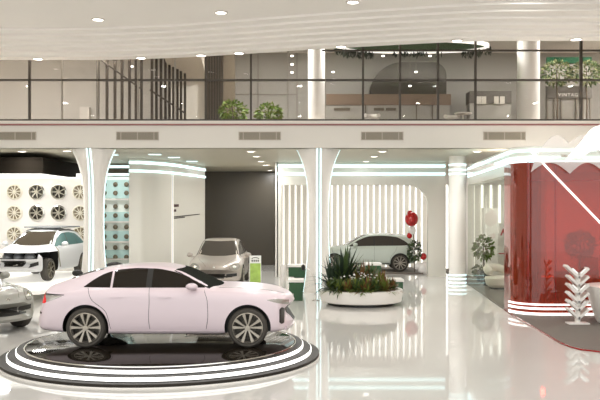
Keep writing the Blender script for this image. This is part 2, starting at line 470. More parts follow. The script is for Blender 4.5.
# parts wall between the first column and the text wall
YP = 33
t = thing('display_rack', 'pale teal display wall with rows of round bronze discs behind first column', 'display rack', (0,YP,0))
MB().box(xx(98,YP), xx(131,YP), .05, .2, 0, 4.1).build('backing', PALET, t, smooth=False)
for (ya, yb) in ((180,198),(212,221),(231,241),(250,258)):
    MB().box(xx(98,YP), xx(131,YP), .0, .06, zz(yb,YP), zz(ya,YP)).build('teal_panel', TEAL, t, smooth=False)
for yy in (199.5, 222, 242, 259):
    MB().box(xx(98,YP), xx(131,YP), -.12, .06, zz(yy+.6,YP), zz(yy-.6,YP)).build('shelf', CREAM, t, smooth=False)
for (za, zb) in ((4.46,4.56),(4.15,4.23)):
    MB().box(xx(98,YP), xx(131,YP), -.05, .06, za, zb).build('light_strip', CYAN, t, smooth=False)
kb = None
for r, py in enumerate((184.5,193,206.5,215.5,227,236.5,247.5,257)):
    for c, px in enumerate((104.5,115.5,126.5)):
        lab = 'bronze disc on the teal display wall, row %s from the top, %s' % (ORD[r], ['left column','middle column','right column'][c])
        loc = (xx(px,YP), YP-.0, zz(py,YP))
        if kb is None:
            kb = tag(MB().lathe([(0,.0),(.09,-.0),(.1,-.03),(.085,-.06),(.03,-.065),(.025,-.1),(0,-.1)], 16, axis='y').build('brake_disc', KNOB), lab, 'disc', 'discs on the teal display wall'); kb.location = loc
        else: dup(kb, loc, lab)
# wheel display wall
YW = 32.0
struct(MB().box(-16, xx(84,YW), YW, YW+.3, 0, 4.0).build('wall_wheels', CREAM, smooth=False))
struct(MB().box(-15.9, xx(84,YW)+.3, YW-1.2, YW+.3, 3.98, 4.12).build('trim_4', mat('canopy_glow', 'ffffff', .5, emit='fffcf4', es=1.3), smooth=False))
struct(MB().prism([(-15.9,27.5),(xx(43,27.5),27.5),(xx(78,31),31),(xx(78,31),32.2),(-15.9,32.2)], 4.13, 4.52).build('ceiling_canopy', CANOPY, smooth=False))
struct(MB().prism([(-15.9,27.5),(xx(43,27.5),27.5),(xx(78,31),31),(xx(70,31),31.),(xx(40,27.9),27.9),(-15.9,27.9)], 3.98, 4.13).build('trim_5', CANOPY, smooth=False))
# ------------------------------------------------------------------ wheel builder
def rim_mesh(R, style, y=-.0):
    b = MB()
    b.lathe([(R*.98,y-.02),(R*1.0,y-.055),(R*.955,y-.062),(R*.93,y-.03),(R*.9,y+.07),(R*.98,y+.07)], 40, axis='y', close=True)
    b.lathe([(0,y-.052),(R*.17,y-.05),(R*.19,y-.03),(R*.19,y+.03),(0,y+.03)], 20, axis='y')
    def spoke(a0, a1, w0, w1):
        r0, r1 = R*.12, R*.95
        p0 = Vector((math.cos(a0)*r0, 0, math.sin(a0)*r0)); p1 = Vector((math.cos(a1)*r1, 0, math.sin(a1)*r1))
        d = (p1-p0).normalized(); s = Vector((-d.z,0,d.x))
        vs = []
        for p, w, yy in ((p0,w0,y-.035),((p0+p1)/2,(w0+w1)/2*.85,y-.045),(p1,w1,y-.05)):
            vs += [p+s*w+Vector((0,yy+.04,0)), p+s*w*.8+Vector((0,yy,0)), p-s*w*.8+Vector((0,yy,0)), p-s*w+Vector((0,yy+.04,0))]
        fs = [(3,2,1,0),(8,9,10,11)]
        for i in range(2):
            for j in range(4):
                j2 = (j+1) % 4; fs.append((i*4+j, i*4+j2, i*4+4+j2, i*4+4+j))
        b.add(vs, fs)
    if style == 'petal':
        for k in range(5):
            a = PI/2+k*2*PI/5
            spoke(a-.13, a-.27, R*.05, R*.13); spoke(a+.13, a+.27, R*.05, R*.13)
    elif style == 'ten':
        for k in range(10):
            a = k*2*PI/10+.15; spoke(a, a, R*.055, R*.075)
    else:
        for k in range(7):
            a = k*2*PI/7+.3; spoke(a, a+.15, R*.09, R*.06)
    return b
# mounted display wheels
cols_ = (15,37,59,80.5)
protos = {}
for r, py in enumerate((192,213,234)):
    for c, px in enumerate(cols_):
        kind = 'pale' if c in (0,3) else 'dark'
        lab = ('pale ten spoke wheel rim' if kind == 'pale' else 'dark framed wheel rim') + ' on the white display wall, %s row, %s column' % (['top','middle','bottom'][r], ORD[c])
        loc = (xx(px,YW), YW, zz(py,YW))
        if kind not in protos:
            t = thing('wheel_rim', lab, 'wheel rim', loc, 0, 'wheel rims on the display wall')
            R = .28
            rim_mesh(R, 'ten' if kind == 'pale' else 'seven', -.08).build('rim', ALLOYP if kind == 'pale' else mat('rim_grey','b5ae9c',.35,.4), t)
            MB().lathe([(R*1.1,-.0),(R*1.12,-.07),(R*1.02,-.075),(R*1.0,-.02),(R*1.0,0)], 32, axis='y', close=True).build('outer_ring', ALLOYP if kind == 'pale' else CHROME, t)
            MB().lathe([(0,-.03),(R*.9,-.03),(R*.9,.003),(0,.003)], 28, axis='y').build('back_plate', mat('rim_back_pale','9a8c72',.5) if kind == 'pale' else ALLOYD, t)
            protos[kind] = t
        else: dup(protos[kind], loc, lab)

# niche with the light wall
YN = 32.6
def arc(cx, cz, r, a0, a1, n=8): return [(cx+r*math.cos(math.radians(a0+(a1-a0)*i/n)), cz+r*math.sin(math.radians(a0+(a1-a0)*i/n))) for i in range(n+1)]
xl, xr, zt_ = xx(281.5,YN), xx(428,YN), zz(185,YN)
poly = [(-.95,0),(xl,0)] + [(xl,zt_)] + arc(xr-.85, zt_-.85, .85, 90, 0) + [(xr,0),(5.95,0),(5.95,GF),(-.95,GF)]
struct(MB().prism(poly, YN, YN+.3, 'xz').build('wall_niche', WALLG, smooth=False))
o = MB(); o.box(-.9, xx(445,YN), YN-.06, YN, 4.46, 4.57)
struct(o.build('trim_6', CYAN, smooth=False)); struct(MB().box(-.9, xx(445,YN), YN-.06, YN, 4.14, 4.24).build('trim_7', CYAN, smooth=False))
struct(MB().box(-1.0, 7.0, 38, 38.2, 0, GF).build('wall_niche_back', CREAM, smooth=False))
struct(MB().box(-1.0, -.9, YN, 38, 0, GF).build('wall_niche_left', CREAM, smooth=False))
struct(MB().box(7.0, 7.1, YN, 38, 0, GF).build('wall_niche_right', CREAM, smooth=False))
def light_wall(label, x0, x1, Y, step, z0, z1, w=.05):
    t = thing('light_wall', label, 'light wall', ((x0+x1)/2, Y, 0))
    xm = (x0+x1)/2
    MB().box(x0-xm, x1-xm, -.06, 0, z0, z1).build('backing', WALL, t, smooth=False)
    n = int((x1-x0)/step); p = None
    for i in range(n+1):
        x = x0-xm+.1+i*step
        if x > x1-xm-.05: break
        if p is None: p = MB().box(-w/2, w/2, -.13, -.06, z0+.02, z1-.02).build('light_bar', SLATL, t, smooth=False); p.location = (x,0,0)
        else: c = p.copy(); COL.objects.link(c); c.location = (x,0,0); c.parent = t
light_wall('white wall of glowing vertical light bars behind the pale green car', -.88, 6.9, 38, .285, .02, 4.2)
# pillar between niche and lounge
t = thing('round_pillar', 'white round pillar with light rings beside the glass lounge', 'pillar', (xx(457.5,29.3), 29.3, 0))
MB().lathe([(.31,0),(.31,GF)], 40).build('shaft', CREAM, t)
for z in (.06,.2,.34,4.02,4.17,4.36):
    MB().lathe([(.305,z-.02),(.325,z-.02),(.325,z+.02),(.305,z+.02)], 40, close=True).build('light_ring', CYAN, t)

# ------------------------------------------------------------------ turntable
TC = Vector((-2.5, 14.66, 0)); ZT = .25
t = thing('car_turntable', 'round black glass turntable with two glowing rings under the pink saloon', 'turntable', TC)
MB().lathe([(0,.0),(2.38,.0),(2.40,.22),(2.40,.243),(2.385,.25),(0,.25)], 128).build('deck', DECK, t)
MB().lathe([(2.40,.235),(2.41,.25),(2.425,.25),(2.43,.235)], 128, close=True).build('edge_ring', CHROME, t)
def ring(r0, r1, z0, z1, name, m): MB().lathe([(r0,z0),(r1,z0),(r1,z1),(r0,z1)], 128, close=True).build(name, m, t, ang=30)
ring(2.40, 2.545, .0, .230, 'step_tread', TREAD); ring(2.545, 2.56, .160, .220, 'glow_ring', WLED)
ring(2.545, 2.695, .0, .148, 'step_tread', TREAD); ring(2.695, 2.71, .078, .138, 'glow_ring', WLED)
ring(2.695, 2.85, .0, .066, 'step_tread', TREAD)
ring(2.85, 2.87, .0, .02, 'floor_light_line', CREAM)  # pale ring paints the thin line of light round the foot

# ------------------------------------------------------------------ car builder
def chaikin(p, it=2):
    for _ in range(it):
        q = [p[0]]
        for i in range(len(p)-1):
            a, c = Vector(p[i]), Vector(p[i+1])
            if i > 0: q.append(a*.75+c*.25)
            if i < len(p)-2: q.append(a*.25+c*.75)
        q.append(p[-1]); p = [tuple(x) for x in q]
    return p
def car_body(T, wb, bowF, bowR, tilt=.12):
    us = [r[0] for r in T]; u0, u1 = us[0], us[-1]
    colsT = list(zip(*T))
    N = 84
    st = []
    for i in range(N+1):
        s = i/N; s = .5-.5*math.cos(PI*s)*(1) if True else s
        s = .6*s+.4*(i/N)
        st.append(u0+(u1-u0)*s)
    vs = []; M = None
    for u in st:
        zb, zs, zt, w, ws, wt = [pchip(us, c, u) for c in colsT[1:]]
        h = zt-zs
        half = [(0,zb),(w*.6,zb),(w*.93,zb+.01),(w*.985,zb+.10),(w*1.0,zb+.38*(zs-zb)),(w*.995,zb+.62*(zs-zb)),(w*.985,zs-.12*(zs-zb)),(ws*1.02,zs-.005),
                (ws*.97,zs+.06*h+.004),(ws+(wt-ws)*.5,zs+.48*h),(wt*1.0,zs+.88*h),(wt*.82,zs+.97*h),(wt*.4,zt),(0,zt)]
        half = chaikin(half, 2)
        full = [(-y,z) for y,z in half[::-1]][:-1] + half[:-1]
        # closed loop: top centre -> left.. bottom -> right
        M = len(full)
        for (y,z) in full:
            x = u
            a = u1-1.0; c = u0+.8
            if u > a: s = (u-a)/1.0; x -= bowF*s*s*(abs(y)/max(w,.01))**2.2
            if u < c: s = (c-u)/.8; x += bowR*s*s*(abs(y)/max(w,.01))**2.2
            if u < c: x += tilt*((c-u)/.8)**2*max(0, z-.5)
            vs.append((x-wb/2, y, z))
    fs = []
    for i in range(N):
        for j in range(M):
            j2 = (j+1) % M; fs.append((i*M+j, i*M+j2, (i+1)*M+j2, (i+1)*M+j))
    for e in (0, N):
        c = Vector((0,0,0))
        for j in range(M): c += Vector(vs[e*M+j])
        c /= M; vs.append(tuple(c)); ci = len(vs)-1
        for j in range(M):
            j2 = (j+1) % M
            fs.append((e*M+j2, e*M+j, ci) if e == 0 else (e*M+j, e*M+j2, ci))
    b = MB(); b.add(vs, fs); return b
class Proj:
    def __init__(s, me):
        me.calc_loop_triangles()
        s.t = BVHTree.FromPolygons([v.co for v in me.vertices], [tuple(p.vertices) for p in me.polygons])
    def hit(s, ax, a, b):
        o, d = {'R':((a,-3,b),(0,1,0)), 'L':((a,3,b),(0,-1,0)), 'F':((5,a,b),(-1,0,0)), 'B':((-5,a,b),(1,0,0)), 'T':((a,b,4),(0,0,-1))}[ax]
        r = s.t.ray_cast(Vector(o), Vector(d))
        return r[0], r[1]
def patch(pj, ax, f, n, m, name, mt, parent, off=.006, back=.02):
    d = {'R':Vector((0,-1,0)),'L':Vector((0,1,0)),'F':Vector((1,0,0)),'B':Vector((-1,0,0)),'T':Vector((0,0,1))}[ax]
    G = []; 
    for i in range(n+1):
        row = []
        for j in range(m+1):
            a, b_ = f(i/n, j/m); h, nr = pj.hit(ax, a, b_); row.append((h, nr))
        G.append(row)
    flat = [x for r in G for x in r if x[0] is not None]
    if not flat: return None
    def near(i, j):
        best = None
        for q in range(1, max(n,m)+1):
            for di in range(-q,q+1):
                for dj in range(-q,q+1):
                    if 0 <= i+di <= n and 0 <= j+dj <= m and G[i+di][j+dj][0] is not None: return G[i+di][j+dj]
    vs = []; 
    for layer in (off, -back):
        for i in range(n+1):
            for j in range(m+1):
                h, nr = G[i][j] if G[i][j][0] is not None else near(i,j)
                nn = nr if nr.dot(d) > 0 else -nr
                vs.append(h + (nn*off if layer > 0 else -nn*back))
    K = (n+1)*(m+1); fs = []
    I = lambda i,j: i*(m+1)+j
    for i in range(n):
        for j in range(m):
            fs.append((I(i,j),I(i+1,j),I(i+1,j+1),I(i,j+1))); fs.append(tuple(K+q for q in (I(i,j+1),I(i+1,j+1),I(i+1,j),I(i,j))))
    for i in range(n):
        for j in (0,m): fs.append((I(i,j),I(i+1,j),K+I(i+1,j),K+I(i,j)))
    for j in range(m):
        for i in (0,n): fs.append((I(i,j),I(i,j+1),K+I(i,j+1),K+I(i,j)))
    return MB().add(vs, fs).build(name, mt, parent, ang=50)
def lohi(t0, t1, knots):
    ts = [k[0] for k in knots]; lo = [k[1] for k in knots]; hi = [k[2] for k in knots]
    def f(s, t):
        u = t0+(t1-t0)*s; a = pchip(ts,lo,u); c = pchip(ts,hi,u); return (u, a+(c-a)*t)
    return f
def seam(pj, ax, pts, parent, name='panel_seam', m=None, r=.004, n=24):
    P = []
    ts = list(range(len(pts)))
    for i in range(n+1):
        t = (len(pts)-1)*i/n
        a = pchip(ts,[p[0] for p in pts],t); b_ = pchip(ts,[p[1] for p in pts],t)
        h, nr = pj.hit(ax, a, b_)
        if h is not None: P.append(h)
    if len(P) > 2: MB().tube(P, r, 5).build(name, m or TRIMB, parent)
def boolean(o, cutters):
    for c in cutters:
        md = o.modifiers.new('cut', 'BOOLEAN'); md.operation = 'DIFFERENCE'; md.object = c; md.solver = 'EXACT'; md.material_mode = 'TRANSFER'
    bpy.context.view_layer.update()
    dg = bpy.context.evaluated_depsgraph_get()
    me = bpy.data.meshes.new_from_object(o.evaluated_get(dg))
    o.modifiers.clear(); o.data = me
    for c in cutters:
        bpy.data.objects.remove(c)
    for p in me.polygons: p.use_smooth = True
    me.set_sharp_from_angle(angle=math.radians(32))
def wheel_set(root, wb, R, trackh, style, alloy, tw=.23):
    w = MB()
    w.lathe([(R*.66,-tw/2),(R*.9,-tw/2-.008),(R*.97,-tw/2+.015),(R,-tw/2+.05),(R,tw/2-.05),(R*.97,tw/2-.015),(R*.9,tw/2),(R*.66,tw/2)], 48, axis='y', close=True)
    first = w.build('wheel', RUBBER, root)
    rim_mesh(R*.77, style, -tw/2+.045).build('rim', alloy, first)
    MB().lathe([(R*.7,-tw/2+.12),(R*.7,-tw/2+.14),(0,-tw/2+.14)], 32, axis='y').build('rim_barrel', ALLOYD, first)
    MB().lathe([(0,-tw/2+.09),(R*.42,-tw/2+.09),(R*.42,-tw/2+.11),(0,-tw/2+.11)], 32, axis='y').build('brake_rotor', ROTOR, first)
    for i, (x, s) in enumerate(((-wb/2,-1),(wb/2,-1),(-wb/2,1),(wb/2,1))):
        if i == 0: o = first
        else:
            o = first.copy(); COL.objects.link(o); o.parent = root
            for ch in list(first.children):
                c = ch.copy(); COL.objects.link(c); c.parent = o
        o.location = (x, s*trackh, R); o.rotation_euler = (0, 0, 0 if s < 0 else PI)
def cutcyl(x, y0, y1, R, z, root, m):
    o = MB().lathe([(R,y0),(R,y1)], 48, axis='y').build('cutter', m); o.parent = root; o.location = (x,0,z); return o
def make_car(name, label, T, wb, R, track, paint, loc, rz, style, alloy, archgap=.055, bowF=.16, bowR=.12, extra_cut=None, tilt=.12):
    root = thing(name, label, 'car', loc, rz)
    b = car_body(T, wb, bowF, bowR, tilt).build('body', paint, root, ang=40)
    pj = Proj(b.data)
    cut = []
    for x in (-wb/2, wb/2):
        for s in (-1,1):
            y0, y1 = (track-.22, track+.6)
            cut.append(cutcyl(x, min(s*y0,s*y1), max(s*y0,s*y1), R+archgap, R+.005, root, TRIMB))
    if extra_cut: cut += extra_cut(root)
    boolean(b, cut)
    wheel_set(root, wb, R, track, style, alloy)
    return root, b, pj

SED = [(-.98,.44,.80,.90,.60,.56,.42),(-.945,.36,.88,.965,.74,.66,.50),(-.86,.30,.935,1.035,.84,.75,.57),(-.65,.27,.965,1.10,.895,.80,.60),
 (-.40,.25,.99,1.175,.915,.82,.59),(-.10,.24,1.005,1.285,.92,.83,.58),(.25,.23,1.015,1.37,.925,.84,.58),(.70,.22,1.02,1.415,.925,.85,.59),
 (1.15,.22,1.015,1.42,.925,.85,.60),(1.6,.22,1.01,1.345,.925,.85,.61),(1.95,.22,1.0,1.185,.925,.85,.64),(2.25,.22,.985,1.045,.925,.84,.66),
 (2.5,.23,.98,1.035,.925,.84,.68),(3.0,.24,.95,1.01,.915,.82,.65),(3.35,.25,.90,.955,.89,.78,.60),(3.5,.27,.85,.905,.86,.74,.55),(3.585,.31,.78,.85,.81,.69,.5),(3.63,.42,.69,.76,.70,.58,.42)]
WB = 2.82
root, body, pj = make_car('saloon_car', 'pale pink four door saloon on the black turntable', SED, WB, .348, .80, PINK, (-2.322, 14.82, ZT), 0, 'petal', ALLOY, bowF=.22, bowR=.09, tilt=.26)
h = WB/2
def U(u): return u-h
for ax, s in (('R',-1),('L',1)):
    # door glass
    K = [(U(-.06),1.05,1.057),(U(.1),1.047,1.175),(U(.28),1.045,1.275),(U(.55),1.043,1.345),(U(.85),1.043,1.368),(U(1.15),1.043,1.362),(U(1.5),1.043,1.305),(U(1.8),1.043,1.19),(U(2.06),1.04,1.048)]
    for a, c in ((-.06,.41),(.45,1.035),(1.135,2.06)):
        patch(pj, ax, lohi(U(a),U(c),K), 18, 6, 'side_window', CGLASS, root, .004)
    patch(pj, ax, lohi(U(1.02),U(1.15),K), 2, 6, 'door_pillar', TRIMB, root, .003)
    seam(pj, ax, [(U(1.10),1.04),(U(1.11),.8),(U(1.10),.55),(U(1.12),.33)], root)
    seam(pj, ax, [(U(.02),1.04),(U(.10),.85),(U(.36),.62),(U(.44),.33)], root)
    seam(pj, ax, [(U(2.06),1.0),(U(2.12),.8),(U(2.13),.55),(U(2.1),.33)], root)
    seam(pj, ax, [(U(.42),.30),(U(1.2),.295),(U(2.3),.30)], root, 'sill_line', mat('sill_pink','c5b3b6',.4) if 'sill_pink' not in MATS else MATS['sill_pink'], .006)
    for u in (.42, 1.27):
        patch(pj, ax, lohi(U(u),U(u+.22),[(U(u),.885,.89),(U(u+.11),.872,.905),(U(u+.22),.885,.89)]), 8, 3, 'door_handle', PINK, root, .025)
    # mirror
    mb = MB(); mb.sphere((U(1.86), s*.99, 1.075), .1, 14, 10, 0, (1.05,.95,.62)); mb.box(U(1.83),U(1.93),min(s*.82,s*.95),max(s*.82,s*.95),1.02,1.05); mb.build('side_mirror', PINK, root)
    # lights
    patch(pj, ax, lohi(U(3.16),U(3.53),[(U(3.16),.825,.835),(U(3.3),.785,.845),(U(3.53),.72,.80)]), 10, 4, 'headlight', LAMPG, root, .006)
    patch(pj, ax, lohi(U(3.37),U(3.45),[(U(3.37),.44,.66),(U(3.41),.40,.69),(U(3.45),.41,.66)]), 6, 8, 'bumper_intake', TRIMB, root, .006)
    patch(pj, ax, lohi(U(-.82),U(-.42),[(U(-.82),.79,.91),(U(-.7),.80,.915),(U(-.42),.895,.905)]), 10, 4, 'tail_light_lens', LAMPG, root, .005)
    patch(pj, ax, lohi(U(-.84),U(-.70),[(U(-.84),.80,.94),(U(-.76),.77,.93),(U(-.70),.79,.85)]), 8, 4, 'tail_light', TAILR, root, .01)
    patch(pj, ax, lohi(U(-.76),U(-.38),[(U(-.76),.91,.94),(U(-.38),.915,.925)]), 8, 3, 'tail_light_brow', TRIMB, root, .008)
    patch(pj, ax, lohi(U(-.86),U(-.78),[(U(-.86),.585,.625),(U(-.78),.59,.62)]), 4, 2, 'reflector', INKR, root, .008)
patch(pj, 'T', lambda s,t: (U((1.60-.10*(2*s-1)**2)*(1-t)+(2.32-.18*(2*s-1)**2)*t), (2*s-1)*(.60+.17*t)), 16, 12, 'windscreen', mat('smoked_windscreen','2b2d29',.5,spec=0.0), root, .004)
patch(pj, 'T', lambda s,t: (U((-.40+.08*(2*s-1)**2)*(1-t)+(.17+.06*(2*s-1)**2)*t), (2*s-1)*(.57-.05*t)), 16, 10, 'rear_window', CGLASS, root, .004)
patch(pj, 'F', lambda s,t: ((2*s-1)*(.24+.04*t), .42+.26*t), 14, 10, 'grille', TRIMB, root, .008)
patch(pj, 'F', lambda s,t: ((2*s-1)*.62, .29+.06*t), 14, 3, 'front_spoiler', PINK, root, .03)
patch(pj, 'B', lambda s,t: ((2*s-1)*.58, .84+.03*t), 14, 3, 'tail_light_bar', TAILR, root, .006)
for s in (-1,1): seam(pj, 'T', [(U(2.3),s*.66),(U(2.9),s*.63),(U(3.3),s*.55),(U(3.45),s*.4)], root)

SUV = [(-.84,.52,.84,.97,.68,.62,.5),(-.80,.44,.97,1.10,.82,.73,.55),(-.72,.37,1.04,1.27,.90,.82,.58),(-.52,.33,1.07,1.49,.94,.86,.60),(-.2,.31,1.08,1.59,.955,.87,.62),
 (.4,.29,1.08,1.655,.96,.875,.64),(1.0,.28,1.07,1.665,.96,.875,.65),(1.4,.28,1.06,1.62,.96,.875,.65),(1.75,.28,1.05,1.49,.96,.875,.66),(2.1,.28,1.04,1.29,.96,.87,.69),
 (2.38,.28,1.03,1.13,.96,.86,.70),(2.8,.29,1.0,1.08,.955,.84,.68),(3.2,.30,.95,1.02,.94,.80,.62),(3.5,.32,.86,.93,.90,.74,.56),(3.64,.36,.76,.83,.84,.66,.48),(3.71,.45,.66,.72,.74,.58,.42)]
WS = 2.85
LOW = [list(r) for r in SUV]
for r, zs_n, zt_n in zip(LOW[8:], (1.03,1.0,.97,.94,.89,.80,.70,.60), (1.46,1.24,1.06,.99,.925,.845,.75,.66)): r[2], r[3] = zs_n, zt_n
for r, zb_n in zip(LOW[-4:], (.26,.24,.25,.32)): r[1] = zb_n
def suv(name, label, paint, loc, rz, style, alloy, glass=CGLASS2, extra=None, front=True, wglass=None, T=SUV, dz=0.0, **kw):
    root, body, pj = make_car(name, label, T, WS, .37, .835, paint, loc, rz, style, alloy, bowF=.34, bowR=.16, extra_cut=extra, **kw)
    V = lambda u: u-WS/2
    for ax, s in (('R',-1),('L',1)):
        K = [(V(-.42),1.15,1.16),(V(-.2),1.13,1.33),(V(.2),1.12,1.50),(V(.8),1.115,1.545),(V(1.3),1.11,1.52),(V(1.7),1.10,1.39),(V(2.05),1.095,1.19),(V(2.2),1.09,1.10)]
        for a, c in ((-.42,.30),(.33,1.08),(1.14,2.2)):
            patch(pj, ax, lohi(V(a),V(c),K), 14, 6, 'side_window', glass, root, .004)
        patch(pj, ax, lohi(V(1.07),V(1.15),K), 2, 6, 'door_pillar', TRIMB, root, .003); patch(pj, ax, lohi(V(.29),V(.34),K), 2, 6, 'door_pillar', TRIMB, root, .003)
        mb = MB(); mb.sphere((V(1.95), s*1.06, 1.17+dz), .12, 14, 10, 0, (.9,.95,.72)); mb.box(V(1.92),V(2.02),min(s*.85,s*1.0),max(s*.85,s*1.0),1.08+dz,1.12+dz); mb.build('side_mirror', paint, root)
        if front:
            seam(pj, ax, [(V(1.11),1.1),(V(1.12),.8),(V(1.12),.42)], root); seam(pj, ax, [(V(2.12),1.05),(V(2.18),.8),(V(2.12),.42)], root); seam(pj, ax, [(V(.12),1.1),(V(.2),.9),(V(.42),.6),(V(.44),.42)], root)
            for u in (.45, 1.3): patch(pj, ax, lohi(V(u),V(u+.22),[(V(u),.955,.96),(V(u+.11),.94,.975),(V(u+.22),.955,.96)]), 6, 3, 'door_handle', paint, root, .02)
            seam(pj, ax, [(V(.45),.36),(V(1.4),.35),(V(2.35),.36)], root, 'sill_trim', TRIMB, .02)
            patch(pj, ax, lohi(V(-.76),V(-.5),[(V(-.76),.93,1.0),(V(-.5),.97,1.0)]), 6, 3, 'tail_light', TAILR, root, .006)
    patch(pj, 'T', lambda s,t: (V((1.56-.12*(2*s-1)**2)*(1-t)+(2.38-.20*(2*s-1)**2)*t), (2*s-1)*(.61+.20*t)), 16, 12, 'windscreen', wglass or glass, root, .004)
    patch(pj, 'B', lambda s,t: ((2*s-1)*(.66-.14*t), 1.13+.36*t), 12, 8, 'rear_window', glass, root, .004)
    if front:
        for s in (-1,1):
            def hl(a, t, s=s):
                r = (t-.5)*2; w = math.sqrt(max(0,1-(2*a-1)**2))
                return (s*(.50+.36*a), .80+dz+.05*a+r*w*.115)
            patch(pj, 'F', hl, 12, 8, 'headlight', LAMPG, root, .012)
            def hi(a, t, s=s):
                r = (t-.5)*2; w = math.sqrt(max(0,1-(2*a-1)**2))
                return (s*(.61+.14*a), .835+dz+r*w*.045)
            patch(pj, 'F', hi, 8, 6, 'headlight_core', CHROME, root, .02)
            patch(pj, 'F', lambda a,t,s=s: (s*(.40+.36*a), .46+dz+.05*a+(.12-.02*a)*t), 8, 5, 'side_intake', TRIMB, root, .008)
        patch(pj, 'F', lambda s,t: ((2*s-1)*(.33+.03*t), .44+dz+.15*t), 12, 6, 'grille', TRIMB, root, .008)
        patch(pj, 'F', lambda s,t: ((2*s-1)*.6, .385+.035*t), 12, 3, 'lower_lip', TRIMB, root, .012)
        MB().lathe([(0,0),(.04,0),(.045,-.01),(0,-.012)], 16, axis='x').build('badge', CHROME, root, pj.hit('F',0,.74)[0]+Vector((.012,0,0)))
        for s in (-1,1): seam(pj, 'T', [(V(2.4),s*.68),(V(2.9),s*.60),(V(3.35),s*.44),(V(3.6),s*.3)], root)
    for s in (-1,1):
        seam(pj, 'T', [(V(-.1),s*.56),(V(.5),s*.585),(V(1.35),s*.585)], root, 'roof_rail', CHROME, .018)
    return root, pj
Yc = 29.6
suv('estate_car', 'champagne grey sport utility car facing forward by the dark wall', CHAMP, (xx(220.5,Yc), Yc, 0), -PI/2+.0, 'ten', ALLOY, T=LOW, dz=-.09)
suv('hatchback_car', 'pale mint green sport utility car seen side-on in the arched niche', MINT, (xx(365.5,35.6), 35.6, .06), PI, 'ten', ALLOY)
suv('display_car', 'silver grey car nose cut by the left picture edge', SILVER, (-8.05, 18.45, 0), -PI/2+.94, 'ten', ALLOY, T=LOW, dz=-.04)
# mat under the mint car
tag(MB().box(xx(300,34.5), xx(421.5,34.5), 34.0, 37.6, 0, .06).build('floor_mat', MAT_D), 'taupe display mat under the pale mint green car', 'mat')

# cutaway car on its platform
def cuts(root):
    o = []
    def bx(x0,x1,y0,y1,z0,z1):
        c = MB().box(x0-WS/2,x1-WS/2,y0,y1,z0,z1).build('cutter', TRIMB, smooth=False); c.parent = root; o.append(c)
    bx(2.45,3.9,-.74,.74,.74,.93)
    for s in (-1,1):
        a, c = sorted((s*.66, s*1.2)); bx(2.25,3.32,a,c,.1,.945)
    return o
CARZ = .38
croot, cpj = suv('cutaway_car', 'white cutaway car shell with bare wheels on the white platform', SHELL, (-8.97, 27.75, CARZ), -PI/2-.10, 'seven', BRAKE, TEALG, cuts, front=False, wglass=mat('taupe_car_glass', '4a4338', .1, spec=.25))
V = lambda u: u-WS/2
e = MB()
for y in (-.42,-.05,.32):
    e.lathe([(.16,.60),(.17,.8),(.13,.88),(0,.90)], 16, c=(V(3.05),y,0), sx=1.3)
e.build('engine_cover', ENG, croot)
MB().box(V(2.5),V(3.25),-.6,.6,.52,.73).build('engine_block', TRIMB, croot, smooth=False)
patch(cpj, 'F', lambda s,t: ((2*s-1)*(.30+.12*t), .50+.19*t), 12, 6, 'grille', TRIMB, croot, .01)
for s in (-1,1):
    patch(cpj, 'F', lambda a,t,s=s: (s*(.5+.26*a), .46+.08*a+.12*t), 8, 5, 'side_intake', TRIMB, croot, .01)
    seam(cpj, 'F', [(s*.42,.68),(s*.2,.58),(s*.02,.52)], croot, 'grille_trim', CHROME, .015)
patch(cpj, 'T', lambda s,t: (V(-.1+1.4*t), (2*s-1)*.52), 10, 10, 'roof_panel', mat('roof_grey','8d8f90',.4), croot, .02)
MB().box(V(-.45),V(1.35),-.66,.66,1.70,1.75).build('roof_rack', MATS['roof_grey'], croot)
for s in (-1,1): seam(cpj, 'R' if s < 0 else 'L', [(V(2.2),1.06),(V(2.22),.8),(V(2.1),.42)], croot, 'door_frame', BRAKE, .03)
t = thing('display_platform', 'white raised platform with grey underside below the cutaway car', 'platform', (-10.5, 26.6, 0))
def pl(e): return [(3.02-e,-3.7+e),(3.15-e,-3.2),(2.5-e,3.9),(-3.4,3.9),(-3.4,-3.7+e)]
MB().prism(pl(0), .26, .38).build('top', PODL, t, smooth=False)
MB().prism(pl(.5), 0, .26).build('base', PODS, t, smooth=False)

# ------------------------------------------------------------------ foliage helpers
def leaf(b, p, d, up, L, W, mi=0, n=4, droop=.3):
    d = d.normalized(); s = d.cross(up)
    s = s.normalized() if s.length > 1e-4 else Vector((1,0,0)); vs = []
    for i in range(n+1):
        t = i/n; c = p+d*L*t-Vector((0,0,1))*droop*L*t*t
        w = W*math.sin(PI*min(1,.12+.88*t))*.5 if i < n else .001
        vs += [c-s*w, c+s*w]
    b.add(vs, [(2*i,2*i+1,2*i+3,2*i+2) for i in range(n)], mi)
def rv():
    while True:
        v = Vector((rnd.uniform(-1,1),rnd.uniform(-1,1),rnd.uniform(-1,1)))
        if .05 < v.length < 1: return v
def crown(c, r, n, L, W, nm=1):
    b = MB(); c = Vector(c)
    for i in range(n):
        v = rv(); v = v.normalized()*(v.length**.5)
        p = c+Vector((v.x*r[0],v.y*r[1],v.z*r[2]))
        d = (v+rv()*.8); leaf(b, p, d, rv(), L*rnd.uniform(.7,1.2), W, rnd.randrange(nm), 2, .2)
    return b
